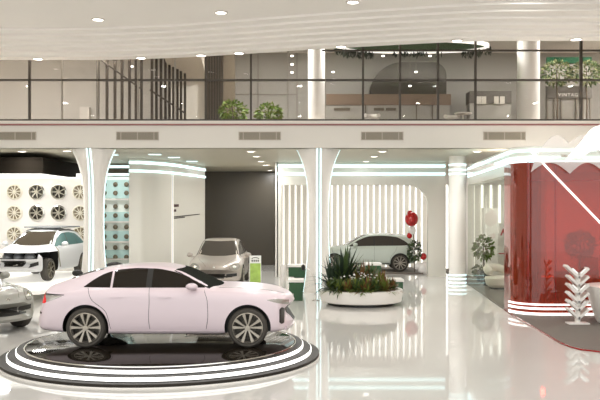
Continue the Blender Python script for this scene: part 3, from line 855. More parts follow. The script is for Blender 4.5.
def potted_tree(name, label, loc, H, cr, mats, potm, pr=.2, ph=.35, n=420, L=.16, cat='tree', trunk=.03, group=None):
    t = thing(name, label, cat, loc, 0, group)
    if ph: MB().lathe([(0,0),(pr*.75,0),(pr,ph),(pr*.9,ph),(pr*.88,ph-.04),(0,ph-.04)], 24).build('pot', potm, t)
    MB().tube([(0,0,ph*.8),(.02,.01,H*.4),(-.01,0,H*.65),(0,0,H-cr[2]*.6)], [trunk*1.2,trunk,trunk*.9,trunk*.5], 8).build('trunk', BARK, t)
    crown((0,0,H-cr[2]), cr, n, L, L*.5, len(mats)).build('foliage', mats, t, merge=False)
    return t
def tuft(name, label, loc, H, n, W, mats, spread=.6, cat='plant', droop=.5, group=None):
    b = MB()
    for i in range(n):
        a = rnd.uniform(0,2*PI); el = rnd.uniform(.35,1.45)
        d = Vector((math.cos(a)*math.cos(el),math.sin(a)*math.cos(el),math.sin(el)))
        leaf(b, Vector((rnd.uniform(-.05,.05),rnd.uniform(-.05,.05),0)), d, Vector((-math.sin(a),math.cos(a),0)).cross(d), H*rnd.uniform(.7,1.15), W, rnd.randrange(len(mats)), 6, droop*math.cos(el))
    o = b.build(name, mats, loc=loc, merge=False)
    return tag(o, label, cat, group)

# ------------------------------------------------------------------ planter with its plants
PC = Vector((xx(361,22.9), 22.9, 0))
t = thing('oval_planter', 'low white round planter full of plants beside the trumpet column', 'planter', PC)
MB().lathe([(1.05,.07),(1.15,.10),(1.19,.30),(1.19,.42),(1.16,.44),(1.06,.44),(1.05,.36),(0,.36)], 64).build('tub', CREAM, t)
MB().lathe([(.95,0),(.95,.08)], 48).build('plinth', TRIMB, t)
MB().lathe([(0,.36),(1.04,.36),(.9,.40),(0,.46)], 40).build('soil', SOIL, t)
def pp(px, dy): # plant spot inside the planter: column px and depth offset
    Y = PC.y+dy; return Vector((xx(px,Y), Y, .40))
tuft('spiky_palm', 'dark green spiky palm rising at the left of the white planter', pp(343,.2), 1.45, 110, .09, [LEAFD, LEAF], cat='palm', droop=.55)
tuft('spiky_palm', 'smaller dark spiky palm at the far left edge of the white planter', pp(333,-.1), 1.05, 70, .07, [LEAFD], cat='palm', droop=.6)
sp = [(334,-.5,.42,[LEAF,LEAFY],'low grassy plant at the left end of the planter front'),(340,-.75,.38,[LEAFY,LEAF],'low yellow green grass at front left of the planter'),
 (348,-.85,.36,[LEAFY,LEAFR],'low rust tipped grass in the planter front left of middle'),(357,-.9,.42,[LEAF,LEAFY],'leafy green grass at the middle of the planter front'),
 (366,-.9,.45,[LEAFY,LEAF,LEAFR],'mixed green and rust grass right of the planter middle'),(375,-.8,.45,[LEAF,LEAFY],'bright green grass at the front right of the planter'),
 (384,-.65,.42,[LEAFR,LEAFY],'rust coloured grass at the front right rim of the planter'),(392,-.35,.35,[LEAFR,LEAF],'small rust grass at the far right of the planter'),
 (361,.1,.75,[LEAFR,LEAFY,LEAF],'taller rust and green grass in the planter centre'),(370,.3,.7,[LEAF,LEAFR],'taller green grass behind the planter centre'),
 (381,.0,.5,[LEAFY,LEAFR],'golden grass behind the right rim of the planter'),(353,.5,.8,[LEAFD,LEAF],'tall dark grass at the back of the planter')]
for (px, dy, H, ms, lab) in sp: tuft('bushy_plant', lab, pp(px,dy), H*1.2, 130, .055, ms, group='grasses in the planter')
for i, (px, dy, lab) in enumerate(((334,-.15,'leftmost'),(350,-.35,'second from left'),(358,-.3,'third from left'),(364,.0,'fourth from left'),(372,-.2,'rightmost'))):
    t = thing('flowering_plant', 'white flowering plant among the grasses, %s of five in the planter' % lab, 'flower', pp(px,dy), 0, 'white flowers in the planter')
    b = MB(); f = MB()
    for q in range(9):
        x, y, z = rnd.uniform(-.2,.2), rnd.uniform(-.2,.2), rnd.uniform(.22,.5)
        b.tube([(0,0,0),(x*.6,y*.6,z*.6),(x,y,z)], .004, 4)
        f.sphere((x,y,z), .03, 8, 5, 0, (1,1,.7))
    b.build('stems', LEAF, t); f.build('blossoms', FLWR, t)
# green blocks with white tops
def block(px0, px1, ytop, Y, label, d=.7, w=None):
    x0, x1, z = xx(px0,Y), xx(px1,Y), zz(ytop,Y)
    t = thing('display_stand', label, 'stand', ((x0+x1)/2, Y+d/2, 0)); w = (x1-x0)/2
    MB().box(-w,w,-d/2,d/2,z-.40,z-.07).build('apron', GREENB, t, smooth=False)
    MB().box(-w*.35,w*.95,-d/2+.06,d/2-.06,0,z-.40).build('stem', GREENB, t, smooth=False)
    MB().box(-w-.03,w+.03,-d/2-.03,d/2+.03,z-.07,z).build('top', CREAM, t, smooth=False)
block(289,303,280,23.6,'nearer green box stand with white top left of the column')
block(288.5,305,265,26.9,'farther and taller green box stand with white top left of the column')
block(389,403,279.5,24.2,'nearer green box stand with white top right of the planter')
block(366,381,263.5,27.0,'farther green box stand with white top behind the planter')
# slim light pole beside the stands
tag(MB().lathe([(.12,0),(.12,.02),(.09,.03),(.09,1.02),(0,1.02)], 20).build('white_bollard', CREAM, loc=(xx(283,24.5),24.5,0)), 'slim white bollard left of the green box stands', 'bollard')
t = thing('arched_stand', 'slim white arched stand with small dark head before the column', 'stand', (xx(316,23.8),23.8,0))
k = 23.8/F
MB().tube([(0,0,.0),(.0,0,.3),(-.03,0,.6),(-.14,0,.84),(-.28,0,.95),(-.36,0,.97)], .022, 8).build('arm', CREAM, t)
MB().lathe([(0,0),(.11,0),(.11,.02),(0,.03)], 20).build('foot', CHROME, t)
MB().sphere((-.38,0,.98), .08, 12, 8, 0, (.8,.8,1.2)).build('head', TRIMB, t)

# poster stand
Yp = 28.2
t = thing('poster_stand', 'narrow white and lime green poster stand beside the champagne car', 'poster', (xx(255.3,Yp), Yp, 0), .08)
pw = (261-249.3)/2*Yp/F; z1 = zz(255.6,Yp); z0 = .12
MB().box(-pw,pw,-.02,.02,z0,z1).build('board', POSTW, t, smooth=False)
MB().box(-pw+.02,pw-.02,-.026,-.02,z0+.03,zz(263.3,Yp)).build('green_print', POSTG, t, smooth=False)
MB().box(-pw*.8,pw*.8,-.18,.18,0,.03).build('foot', CHROME, t, smooth=False)
MB().tube([(0,0,.02),(0,0,z0+.02)], .025, 8).build('post', CHROME, t)
b = MB(); ztx = z1-.2
b.tube([(-.13,-.024,ztx+.09),(-.07,-.024,ztx+.125),(0,-.024,ztx+.135),(.07,-.024,ztx+.125),(.13,-.024,ztx+.09)], .012, 6)
for x in (-.11,-.04,.03,.1): b.box(x-.022,x+.022,-.027,-.019,ztx-.01,ztx+.05)
b.build('emblem', INK, t)
# balloons and flowers at the mint car tail
Yb = 34.25
def balloon(px, py, r, m, label):
    c = at(px,py,Yb); b = MB(); b.sphere((0,0,0), r, 20, 14, 0, (1,1,1.1)); b.lathe([(0,-r*1.08),(.03,-r*1.16),(0,-r*1.14)], 10)
    tag(b.build('balloon', m, loc=c), label, 'balloon', 'balloons behind the mint car')
balloon(411.5,219,.29,BALR,'large dark red balloon at the top of the balloon column')
balloon(410,213.2,.12,BALR,'tiny red balloon on top of the large red balloon')
balloon(412,230.5,.17,BALW,'white balloon just under the large red balloon')
balloon(409.5,235.5,.12,BALR,'small red balloon above the foliage arrangement')
balloon(424,269,.27,BALW,'large white balloon resting on the floor by the niche edge')
balloon(423.5,256.5,.14,BALR,'small red balloon above the large white balloon')
balloon(426,267,.13,BALR,'small red balloon against the large white balloon')
balloon(418,266,.14,BALW,'small white balloon left of the large white balloon')
t = thing('flower_arrangement', 'tall green flower arrangement at the mint car tail under the balloons', 'plant', (xx(414.5,Yb), Yb, 0))
MB().tube([(0,0,0),(0,0,1.0),(-.1,0,2.5)], .02, 6).build('stem', BARK, t)
crown((0,0,.98), (.26,.2,.42), 260, .14, .07, 2).build('foliage', [LEAF, LEAFD], t, merge=False)
b = MB()
for q in range(14): v = rv(); b.sphere((v.x*.26, -.12+v.y*.1, .98+v.z*.4), .035, 8, 5)
b.build('blossoms', FLWR, t)

# ------------------------------------------------------------------ glass lounge and red room
GX0, GY0 = 5.88, 21.7          # where side glass meets the red corner
GX1, GY1 = 6.08, 28.9
RF = 20.25
side = [(GX1,GY1),(GX0,GY0)]
RX = xx(508,21.2)              # left face of the red corner
cr_ = .75
corner = [(RX+cr_-cr_*math.cos(math.radians(a)), RF+cr_-cr_*math.sin(math.radians(a))) for a in [10*i for i in range(10)]]
front = [(RX+cr_+.6,RF),(16.9,RF)]
w = struct(strip_path([(GX1,GY1),(RX+.05,RF+cr_+.6)], 0.02, 3.62, 'window_2', CLEAR, .02))
struct(strip_path([(GX1,GY1),(RX+.02,RF+cr_+.2)]+corner+front, 3.95, 4.3, 'wall_header', WALLG, -.25))
struct(strip_path([(GX1,GY1),(RX+.02,RF+cr_+.3)], 3.6, 3.96, 'wall_header_lower', WALLG, -.25))
whole = [(GX1,GY1),(RX+.0,RF+cr_+.2)]+corner+front
for i, (a, c) in enumerate(((4.16,4.22),(3.99,4.04),(3.89,3.94))):
    struct(strip_path(whole, a, c, 'trim_%d' % (10+i), CYAN if i else CYAN, .04))
b = strip_path([(RX,RF+cr_+.6)]+corner+front, .02, 3.92, 'window_3', REDG, -.03); struct(b)
for i, (a, c) in enumerate(((.0,.07),(.15,.20),(.26,.30))):
    struct(strip_path(corner+front, a, c, 'trim_%d' % (13+i), WLED, .05))
for px in (528, 555.5):
    x = xx(px,RF); MB().box(x-.008,x+.008,RF-.012,RF+.04,.3,3.92).build('glazing_joint', REDSOL, b, smooth=False)
MB().box(xx(530,RF),16.8,RF-.004,RF+.036,zz(180.6,RF),zz(180.1,RF)).build('glazing_joint', REDSOL, b, smooth=False)
t = thing('red_corner_post', 'glossy dark red rounded post inside the red glass corner', 'post', (RX+.42, RF+.62, 0))
MB().lathe([(.30,.0),(.30,3.9)], 32).build('shaft', REDSOL, t)
for q, (dx, dy) in enumerate(((-.3,.0),(-.15,-.3),(.2,-.33))):
    MB().lathe([(.05,0),(.05,3.9)], 16, c=(dx,dy,0)).build('rib', REDSOL, t)
# grey carpet with its red edge
cp = [fl(505,310.5),fl(513,316),fl(525,323),fl(537,330),fl(548,336.5),fl(560,343.5),fl(570,347.5),fl(582,350.5),fl(600,352.5)]
cp = [(p.x,p.y) for p in cp]+[(7.2,14.6),(9.5,14.3),(16.9,14.3),(16.9,36.5),(6.4,36.5),(GX1+.02,GY1)]
struct(MB().prism(cp, .0, .012).build('floor_carpet', CARPET, smooth=False))
ep = [Vector((p[0],p[1],.012)) for p in cp[:12]]
struct(MB().tube(ep, .022, 6).build('trim_16', REDSOL))
# inner walls
struct(MB().box(6.3, 16.9, 36.6, 36.8, 0, GF).build('wall_lounge', CREAM, smooth=False))
struct(MB().box(8.2, 16.9, 26.6, 26.8, 0, 3.95).build('wall_red_room', CREAM, smooth=False))
struct(MB().box(RX+.1, 16.9, RF+.3, 26.8, 3.95, 4.05).build('ceiling_red_room', CEIL, smooth=False))
light_wall('white wall of glowing vertical light bars inside the glass lounge', 6.6, 11, 36.55, .4, .05, 3.9, .09)
tag(MB().box(xx(484,33),xx(498,33),33,33.5,.012,zz(208,33)).build('square_pillar', CREAM), 'plain pale square pillar standing inside the glass lounge', 'pillar')
potted_tree('potted_tree', 'small round headed tree in a black pot behind the lounge glass', (xx(483.5,29.6),29.6,.012), 1.72, (.36,.36,.42), [LEAFO,LEAFB], POT, .17, .45, 420, .14)
potted_tree('potted_shrub', 'low green shrub at the foot of the lounge tree', (xx(479.5,30.2),30.2,.012), .62, (.24,.24,.2), [LEAF,LEAFO], POT, .13, .25, 160, .12, 'shrub', .015)
t = thing('tub_chair', 'white round fluffy tub chair behind the lounge glass', 'armchair', (xx(498.5,27.3),27.3,.012))
b = MB(); b.lathe([(0,.06),(.30,.06),(.42,.16),(.47,.36),(.44,.42),(.2,.45),(0,.45)], 28); b.build('seat', BOUCLE, t)
b = MB(); P_ = []
for i in range(15):
    a = math.radians(20+i*14); P_.append((math.cos(a)*.38, math.sin(a)*.38, .56+.16*math.sin(math.radians(i*180/14))))
b.tube(P_, [.09]+[.135]*13+[.09], 12); b.build('backrest', BOUCLE, t)
b = MB(); b.lathe([(.3,0),(.3,.07)], 20); b.build('base', TRIMB, t)
t = thing('side_table', 'small black side table beside the white tub chair', 'table', (xx(487,28.6),28.6,.012))
MB().lathe([(.11,0),(.13,.01),(.13,.40),(0,.41)], 20).build('drum', POT, t); MB().lathe([(0,.41),(.15,.41),(.15,.43),(0,.43)], 20).build('top', POT, t)
t = thing('wall_ornament', 'red zigzag ornament with thin red line inside the glass lounge', 'ornament', (xx(503,32),32,0))
MB().box(-.2,.6,.0,.06,.012,2.2).build('panel', CREAM, t, smooth=False)
for i in range(2):
    x = -.12+i*.24; MB().prism([(x,1.7),(x+.12,2.0),(x+.24,1.7),(x+.17,1.7),(x+.12,1.85),(x+.07,1.7)], -.03, 0, 'xz').build('chevron', BALR, t, smooth=False)
MB().box(-.18,.6,-.02,0,.96,1.0).build('line', BALR, t, smooth=False)
# red room furniture
potted_tree('potted_tree', 'round headed potted tree behind the red glass', (xx(580,24.5),24.5,.012), 2.02, (.4,.4,.38), [LEAFD,LEAF], POT, .2, .4, 420, .15)
t = thing('meeting_table', 'white meeting table behind the red glass', 'table', (xx(560,23.2),23.2,.012))
MB().box(-.75,.95,-.35,.35,.70,.745).build('tabletop', CREAM, t, smooth=False)
MB().prism([(-.5,0),(-.3,0),(-.38,.70),(-.7,.70)], -.25,.25,'xz').build('leg', CREAM, t, smooth=False)
MB().prism([(.5,0),(.7,0),(.9,.70),(.58,.70)], -.25,.25,'xz').build('leg', CREAM, t, smooth=False)
def rchair(px, Y, label, rz):
    t = thing('meeting_chair', label, 'chair', (xx(px,Y),Y,.012), rz, 'chairs behind the red glass')
    MB().box(-.22,.22,-.22,.22,.43,.48).build('seat', REDIN, t, smooth=False)
    MB().box(-.22,.22,.18,.23,.48,1.0).build('backrest', REDIN, t, smooth=False)
    for x in (-.19,.19):
        for y in (-.19,.19): MB().tube([(x,y,0),(x,y,.43)], .018, 6).build('leg', REDIN, t)
rchair(557, 22.2, 'dark red chair on the near side of the red room table', PI+.3)
rchair(588, 22.6, 'dark red chair right of the red room table', -PI/2)
tag(MB().box(xx(583,26.1),xx(597,26.1),26.0,26.55,.012,1.15).build('red_cabinet', REDIN), 'low dark red cabinet against the red room back wall', 'cabinet')
# chevron shelf
Ysh = 18.7
t = thing('chevron_shelf', 'white shelf of stacked slanting boards like a herringbone before the red glass', 'shelf', (xx(577.5,Ysh),Ysh,.012))
MB().box(-.24,.24,-.15,.15,0,.03).build('base', CREAM, t, smooth=False)
MB().box(-.045,.045,-.06,.06,.03,1.12).build('spine', CREAM, t, smooth=False)
for i in range(6):
    z = .14+i*.19
    for s, L in ((-1,.40 if i == 5 else .33),(1,.31)):
        M = Matrix.Translation((0,0,z)) @ Matrix.Rotation(-s*math.radians(43),4,'Y')
        a, c = sorted((s*-.02, s*L)); MB().box(a,c,-.13,.13,-.028,.028,0,M).build('slanted_board', CREAM, t, smooth=False)
        if (i+s) % 2 == 0:
            M2 = Matrix.Translation((0,0,z)) @ Matrix.Rotation(-s*math.radians(43),4,'Y')
            a, c = sorted((s*.08, s*.26)); MB().box(a,c,-.11,.10,.03,.065,0,M2).build('mirror_tile', CHROME, t, smooth=False)
# white tub at the right edge
t = thing('reception_pod', 'white tapered tub shaped desk at the right picture edge', 'desk', (7.52,18.9,.012))
MB().lathe([(0,0),(.46,0),(.50,.05),(.76,.82),(.78,.87),(.72,.89),(0,.89)], 48).build('body', CREAM, t)
# clouds and light tube on the red front
def cloud(pts, name, m, label, y0, y1, cat, parent=None):
    o = MB().prism(pts, 0, y1-y0, 'xz'); ob = o.build(name, m, loc=(0,y0,0), smooth=False); return tag(ob, label, cat)
Yc1 = RF-.12
def scallops(seq, Y):
    out = []
    for (x0,ya,x1,yb,bulge) in seq:     # arcs between two picture points
        for i in range(10):
            t_ = i/10; x = x0+(x1-x0)*t_; y = ya+(yb-ya)*t_-bulge*math.sin(PI*t_)
            out.append((xx(x,Y), zz(y,Y)))
    return out
fr_seq = [(531,172,541,148,2),(541,148,569,143,10),(569,143,600,140,7),(600,140,640,140,8)]
low = [(640,172,604,172,8),(604,172,570,173.5,10),(570,173.5,531,172,10)]
cloud(scallops(fr_seq+low, Yc1), 'frosted_cloud', FROST, 'frosted translucent cloud panel across the top of the red glass', RF-.13, RF-.09, 'panel')
fcb = bpy.data.objects['frosted_cloud']; MB().box(xx(560,RF),xx(566,RF),.0,.128,4.0,4.06).build('bracket', CREAM, fcb, smooth=False)
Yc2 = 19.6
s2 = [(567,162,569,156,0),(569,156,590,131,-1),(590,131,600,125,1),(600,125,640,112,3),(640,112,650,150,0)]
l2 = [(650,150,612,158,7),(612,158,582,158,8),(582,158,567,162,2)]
cloud(scallops(s2+l2, Yc2), 'cloud_sculpture', mat('cloud_white_glow','fbfaf7',.4,emit='fffdf8',es=.3), 'opaque white cloud cut-out hanging before the red glass at right', Yc2, Yc2+.1, 'sculpture')  # faint glow put into the white to make the cut-out look lit
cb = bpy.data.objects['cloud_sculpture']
MB().tube([(xx(606,Yc2),.05,zz(140,Yc2)),(xx(606,Yc2),.63,4.1)], .02, 8).build('bracket', CREAM, cb)
a_, b_ = at(532,152,RF-.02), at(612,235,RF-.02)
tag(MB().tube([(0,0,0), b_-a_], .026, 8).build('light_tube', WLED, loc=a_), 'thin glowing white tube running diagonally across the red glass', 'light tube')

# ------------------------------------------------------------------ mezzanine interior
t = thing('slat_screen', 'dark brown vertical slat screen with slanting handrail upstairs', 'screen', (xx(120,27.2),27.2,UF))
ox = xx(120,27.2); p = None
spots = [(px,27.2) for px in (98,107,115,122,129.5,136,141.5)] + [(px,27.2+i*.14) for i,px in enumerate((152,156.5,161,165.5,169.5,173.5,177.5,181,185))]
for i,(px,Y) in enumerate(spots):
    top = 3.3 if i < 7 else min(3.3, 3.1-.0*(i-7))
    if i < 7 or i > 6:
        if p is None: p = MB().box(-.04,.04,-.05,.05,0,2.62).build('slat', DKBAR, t, smooth=False); c = p
        else: c = p.copy(); COL.objects.link(c); c.parent = t
        c.location = (xx(px,Y)-ox, Y-27.2, 0)
        if i < 7: c.scale = (1,1,1.25)
MB().tube([at(101,60,27.12)-Vector((ox,27.2,UF)), at(141,89,27.12)-Vector((ox,27.2,UF))], .028, 6).build('handrail', DKBAR, t)
MB().tube([at(150,90,27.1)-Vector((ox,27.2,UF)), at(185,113,28.2)-Vector((ox,27.2,UF))], .028, 6).build('handrail', DKBAR, t)
t = thing('slat_partition', 'dark brown ribbed partition panel upstairs left of the leafy plants', 'partition', (xx(220,28.6),28.6,UF))
w = (235-205)/2*28.6/F
MB().box(-w,w,0,.12,0,3.3).build('panel', BROWNP, t, smooth=False)
for i in range(7):
    x = -w+.06+i*(2*w-.5)/6; MB().box(x-.025,x+.025,-.05,0,0,3.3).build('rib', DKBAR, t, smooth=False)
# jointed wall panels
for i, px in enumerate((258,288,297)):
    x = xx(px,31.4); struct(MB().box(x-.015,x+.015,31.45,31.5,UF,8.9).build('trim_%d' % (20+i), GREYBAR, smooth=False))
struct(MB().box(xx(235,31.4),xx(297,31.4),31.45,31.5,zz(94.5,31.4),zz(93.7,31.4)).build('trim_23', GREYBAR, smooth=False))
tag(MB().box(xx(70,30),xx(80,30),31.3,31.5,UF,6.75).build('flat_panel', mat('upper_panel_beige','b9b4ac',.6)), 'pale flat panel upstairs at the far left behind the glass', 'panel')
potted_tree('leafy_plant', 'leafy yellow green plant upstairs before the ribbed partition', (xx(233,27.0),27.0,UF), .82, (.42,.3,.36), [LEAFB,LEAFY], POT, .2, .15, 380, .16, 'plant', .02)
potted_tree('leafy_plant', 'leafy yellow green plant upstairs right of the ribbed partition', (xx(268.5,27.0),27.0,UF), .72, (.42,.3,.32), [LEAFB,LEAFY], POT, .2, .15, 380, .16, 'plant', .02)
for px, r, lab in ((317,.30,'white round column upstairs above the trumpet column'),(528.5,.37,'white round column upstairs left of the green topped sign')):
    COLW = MATS.get('column_white') or mat('column_white', 'f8f6f2', .4)
    t = thing('round_column', lab, 'column', (xx(px,26.7),26.7,UF))
    MB().lathe([(r,0),(r,3.35)], 32).build('shaft', COLW, t); MB().lathe([(r+.02,0),(r+.02,.06),(r,.07)], 32).build('base_ring', WALL, t)
# long counter
t = thing('reception_counter', 'long beige counter with brown top band upstairs before the dark arch', 'counter', (xx(388,29.0),29.0,UF))
ox = xx(388,29.0)
MB().box(xx(326,29)-ox,xx(450,29)-ox,.03,.6,0,zz(104,29)-UF).build('body', BEIGE, t, smooth=False)
MB().box(xx(325,29)-ox,xx(451,29)-ox,0,.65,zz(105,29)-UF,zz(94,29)-UF).build('top_band', COUNTM, t, smooth=False)
for a, c in ((334,350),(374,384),(386,396)):
    MB().box(xx(a,29)-ox,xx(c,29)-ox,0,.04,zz(110.5,29)-UF,zz(107.8,29)-UF).build('slot', BROWNP, t, smooth=False)
for a in (365,416,432):
    MB().box(xx(a,29)-ox,xx(a,29)-ox+.03,0.0,.04,0,zz(105,29)-UF).build('joint', BROWNP, t, smooth=False)
# dark arch
ap = [(xx(369.5,30.4),UF),(xx(369.5,30.4),6.9)] + [(x,z) for x,z in arc(xx(369.5,30.4)+1.25, zz(60,30.4)-1.35, 1.25, 180, 90, 12)] + [(x,z) for x,z in arc(xx(446,30.4)-.5, zz(60,30.4)-.6, .5, 90, 0, 8)] + [(xx(446,30.4),UF)]
ap = [(x, z) for x,z in ap]
tag(MB().prism(ap, 30.3, 30.9, 'xz').build('arch_panel', ARCHM), 'big dark brown arch panel upstairs behind the counter', 'arch')
# green oval ceiling lamp with trailing plants
LC = Vector((xx(414,27.2),27.2,8.28))
t = thing('oval_pendant_lamp', 'large oval ceiling lamp with white glowing rim and green underside upstairs', 'lamp', LC)
rx, ry = 2.55, 1.0
MB().lathe([(0,0),(.97,0),(.97,.1),(0,.1)], 64, sx=rx, sy=ry).build('green_disc', MOSS, t)
MB().lathe([(.955,-.07),(1.0,-.07),(1.0,.06),(.955,.06)], 64, sx=rx, sy=ry, close=True).build('glow_rim', WLED, t)
for x in (-1.8,0,1.8): MB().tube([(x,0,.1),(x,0,.62)], .01, 6).build('cable', DKBAR, t)
for i, (px0, px1, n, lab) in enumerate(((333,372,70,'left end'),(466,491,45,'right end'),(390,447,30,'middle'))):
    b = MB()
    for q in range(n):
        px = rnd.uniform(px0,px1); x = xx(px,27.6)-LC.x; e = max(0,1-(x/rx)**2)**.5
        y = ry*e*.94; p = Vector((LC.x+x*.97, LC.y+y, LC.z-.0))
        L = rnd.uniform(.1,.32)*(1 if i < 2 else .6)
        for s_ in range(4): leaf(b, p-Vector((0,0,L*s_/4)), Vector((rnd.uniform(-1,1),rnd.uniform(-.4,.4),-1)), rv(), .13, .045, 0, 2, .1)
    tag(b.build('trailing_plant', LEAFD, merge=False), 'dark trailing foliage hanging from the %s of the oval ceiling lamp' % lab, 'plant', 'trailing plants on the oval lamp')
# small bright discs on thin cables
for i, (px, py, lab) in enumerate(((132,66.5,'over the slat screen'),(292,56,'highest of three left of the white column'),(292,64.5,'middle of three left of the white column'),(292,72.5,'lowest of three left of the white column'),(333,72,'right of the white column'),(383,56,'at the left of the arch top'),(416,72,'before the arch middle'),(430,56,'at the right of the arch top'),(410,86,'lowest, just above the counter'))):
    Y = 27.9+.1*i; p = at(px,py,Y)
    t = thing('hanging_disc', 'tiny bright disc on a cable upstairs, %s' % lab, 'spotlight', p, 0, 'hanging discs upstairs')
    MB().lathe([(.0,-.022),(.045,-.02),(.05,.02),(0,.02)], 16).build('bright_disc', SPOT, t)
    MB().tube([(0,0,.03),(0,0,8.9-p.z)], .004, 5).build('cable', GREYBAR, t)
# kiosk with dark header
t = thing('kiosk', 'dark topped kiosk with two pale window pairs upstairs left of the column', 'kiosk', (xx(490.5,29),29,UF)); ox = xx(490.5,29)
MB().box(xx(470,29)-ox,xx(511,29)-ox,.05,.6,0,zz(102,29)-UF).build('body', BEIGE, t, smooth=False)
MB().box(xx(469.5,29)-ox,xx(511.5,29)-ox,0,.65,zz(103,29)-UF,zz(91,29)-UF).build('header', SIGND, t, smooth=False)
for a in (476.5,481.5,494,500):
    MB().box(xx(a,29)-ox,xx(a+4.6,29)-ox,-.02,.1,zz(104,29)-UF,zz(96.5,29)-UF).build('window', WALL, t, smooth=False)
t = thing('cafe_table', 'small white cafe table upstairs left of the dark topped kiosk', 'table', (xx(463,27.6),27.6,UF))
MB().lathe([(0,.46),(.3,.46),(.3,.5),(0,.5)], 24).build('tabletop', CREAM, t); MB().tube([(0,0,.02),(0,0,.46)], .03, 8).build('leg', CREAM, t); MB().lathe([(0,0),(.18,0),(.17,.02),(0,.03)], 20).build('foot', CREAM, t)
def wchair(px, Y, label):
    t = thing('tub_chair', label, 'chair', (xx(px,Y),Y,UF), 0, 'pale chairs upstairs')
    MB().lathe([(0,.1),(.2,.1),(.25,.3),(0,.32)], 20).build('seat', CREAM, t)
    MB().tube([(math.cos(math.radians(a))*.23, math.sin(math.radians(a))*.23, .42) for a in range(0,181,20)], .07, 8).build('backrest', CREAM, t)
    for x in (-.13,.13):
        for y in (-.13,.13): MB().tube([(x*1.2,y*1.2,0),(x,y,.12)], .012, 6).build('leg', GREYBAR, t)
wchair(372,27.6,'pale round backed chair upstairs in front of the long counter'); wchair(452,27.9,'pale round backed chair upstairs beside the cafe table')
# green topped sign with lettering, two trees in front
Ys = 29.2
t = thing('shop_sign', 'tall grey shop front sign with green top board upstairs at right', 'sign', (xx(569.5,Ys),Ys,UF)); ox = xx(569.5,Ys)
MB().box(xx(547,Ys)-ox,xx(592,Ys)-ox,.1,.2,0,zz(57,Ys)-UF).build('back_board', BEIGE, t, smooth=False)
MB().box(xx(547,Ys)-ox,xx(592,Ys)-ox,.02,.12,zz(63,Ys)-UF,zz(57,Ys)-UF).build('green_board', SIGNG, t, smooth=False)
MB().box(xx(547,Ys)-ox,xx(592,Ys)-ox,.0,.12,zz(98,Ys)-UF,zz(86,Ys)-UF).build('name_board', SIGND, t, smooth=False)
for a in (547,554,561,576,583,590): MB().box(xx(a,Ys)-ox,xx(a+1.6,Ys)-ox,.04,.12,0,zz(98,Ys)-UF).build('door_bar', GREYBAR, t, smooth=False)
zc = zz(72,Ys)-UF; MB().prism([(0,zc-.3),(.13,zc),(0,zc+.3),(-.13,zc)], .04, .12, 'xz').build('diamond', SIGND, t, smooth=False)
fc = bpy.data.curves.new('lettering','FONT'); fc.body = 'VINTAGE'; fc.size = .17; fc.align_x = 'CENTER'; fc.align_y = 'CENTER'; fc.extrude = .008; fc.space_character = 1.25
fo = bpy.data.objects.new('lettering', fc); COL.objects.link(fo); bpy.context.view_layer.update()
me = bpy.data.meshes.new_from_object(fo.evaluated_get(bpy.context.evaluated_depsgraph_get())); bpy.data.objects.remove(fo)
me.materials.clear(); me.materials.append(FLWR)
fo = bpy.data.objects.new('lettering', me); COL.objects.link(fo); fo.parent = t; fo.location = (0,-.012,zz(95,Ys)-UF); fo.rotation_euler = (PI/2,0,0)
potted_tree('indoor_tree', 'olive green round tree upstairs before the left half of the green sign', (xx(557,28.2),28.2,UF), zz(61,28.2)-UF, (.52,.35,.42), [LEAFO,LEAF], POT, .22, .3, 560, .13, trunk=.03, group='trees by the green sign')
potted_tree('indoor_tree', 'olive green round tree upstairs before the right half of the green sign', (xx(586.5,28.2),28.2,UF), zz(61,28.2)-UF, (.52,.35,.42), [LEAFO,LEAF], POT, .22, .3, 560, .13, trunk=.03, group='trees by the green sign')

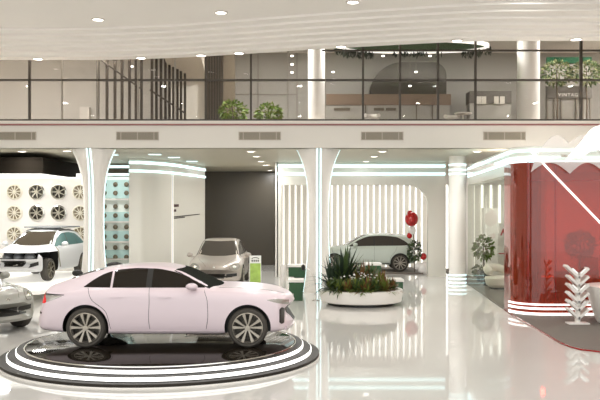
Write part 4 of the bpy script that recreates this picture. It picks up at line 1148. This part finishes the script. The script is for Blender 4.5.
# small dark things behind the pink car
t = thing('floor_speaker', 'small rounded black casing on a stem beside the white platform', 'casing', (xx(77.5,21.5),21.5,0))
MB().sphere((0,0,zz(273,21.5)), .12, 16, 10, 0, (1.25,.8,.75)).build('casing', TRIMB, t); MB().tube([(0,0,.02),(0,0,zz(275,21.5))], .025, 8).build('stem', TRIMB, t); MB().lathe([(0,0),(.16,0),(.15,.02),(0,.03)], 20).build('foot', TRIMB, t)
t = thing('tub_chair', 'black low backed chair behind the pink roof under the teal display wall', 'chair', (xx(113.5,29.5),29.5,0))
MB().lathe([(0,.1),(.24,.1),(.30,.36),(0,.42)], 20).build('seat', TRIMB, t)
MB().tube([(math.cos(math.radians(a))*.3, math.sin(math.radians(a))*.3, .58+.1*math.sin(math.radians(a))) for a in range(0,181,20)], .1, 8).build('backrest', TRIMB, t)
MB().lathe([(.2,0),(.2,.1)], 16).build('base', CHROME, t)

# ------------------------------------------------------------------ light
w = bpy.data.worlds.new('daylight'); SC.world = w; w.use_nodes = True
bg = w.node_tree.nodes['Background']; bg.inputs['Color'].default_value = (.985,1.0,1.0,1); bg.inputs['Strength'].default_value = 2.0
# unseen fill lamps added under the atrium ceiling to brighten floor and fascia
for x in (-11,-5.5,0,5.5,11):
    for y in (9,14,19): lamp((x,y,ZE+z_-.02), 65, .22, col=(1,1,1))
# fill lamps added upstairs to brighten the mezzanine evenly
for x in (-13,-10,-7,-4,-1,2,5,8,11,14): lamp((x,26.7,8.85), 300, .5, col=(1,1,.99))
# fill lamps added to brighten red room, lounge, niche and display walls
lamp((8.8,23.6,3.9), 200, .8); lamp((13.5,23.6,3.9), 200, .8)
lamp((9.8,32,4.55), 220, 1.2); lamp((7.4,26,4.55), 150, 1.0); lamp((2.2,35.6,4.55), 38, 1.5); lamp((5.0,35.6,4.55), 38, 1.5); lamp((-11,29.5,3.9), 110, .6); lamp((-7.5,31.6,4.55), 45, .4)

cam = bpy.data.cameras.new('camera'); co = bpy.data.objects.new('camera', cam); COL.objects.link(co)
co.location = (0,0,CH); co.rotation_euler = (PI/2,0,0)
cam.sensor_width = 36; cam.lens = 36*F/600; cam.shift_y = (HY-200)/600; cam.clip_end = 200
SC.camera = co
SC.view_settings.view_transform = 'Standard'; SC.view_settings.look = 'None'; SC.view_settings.gamma = 1; SC.view_settings.use_curve_mapping = False
SC.view_settings.exposure = 0.0
SC.cycles.use_denoising = True
SC.cycles.max_bounces = 8; SC.cycles.transparent_max_bounces = 12
SC.cycles.sample_clamp_indirect = 8
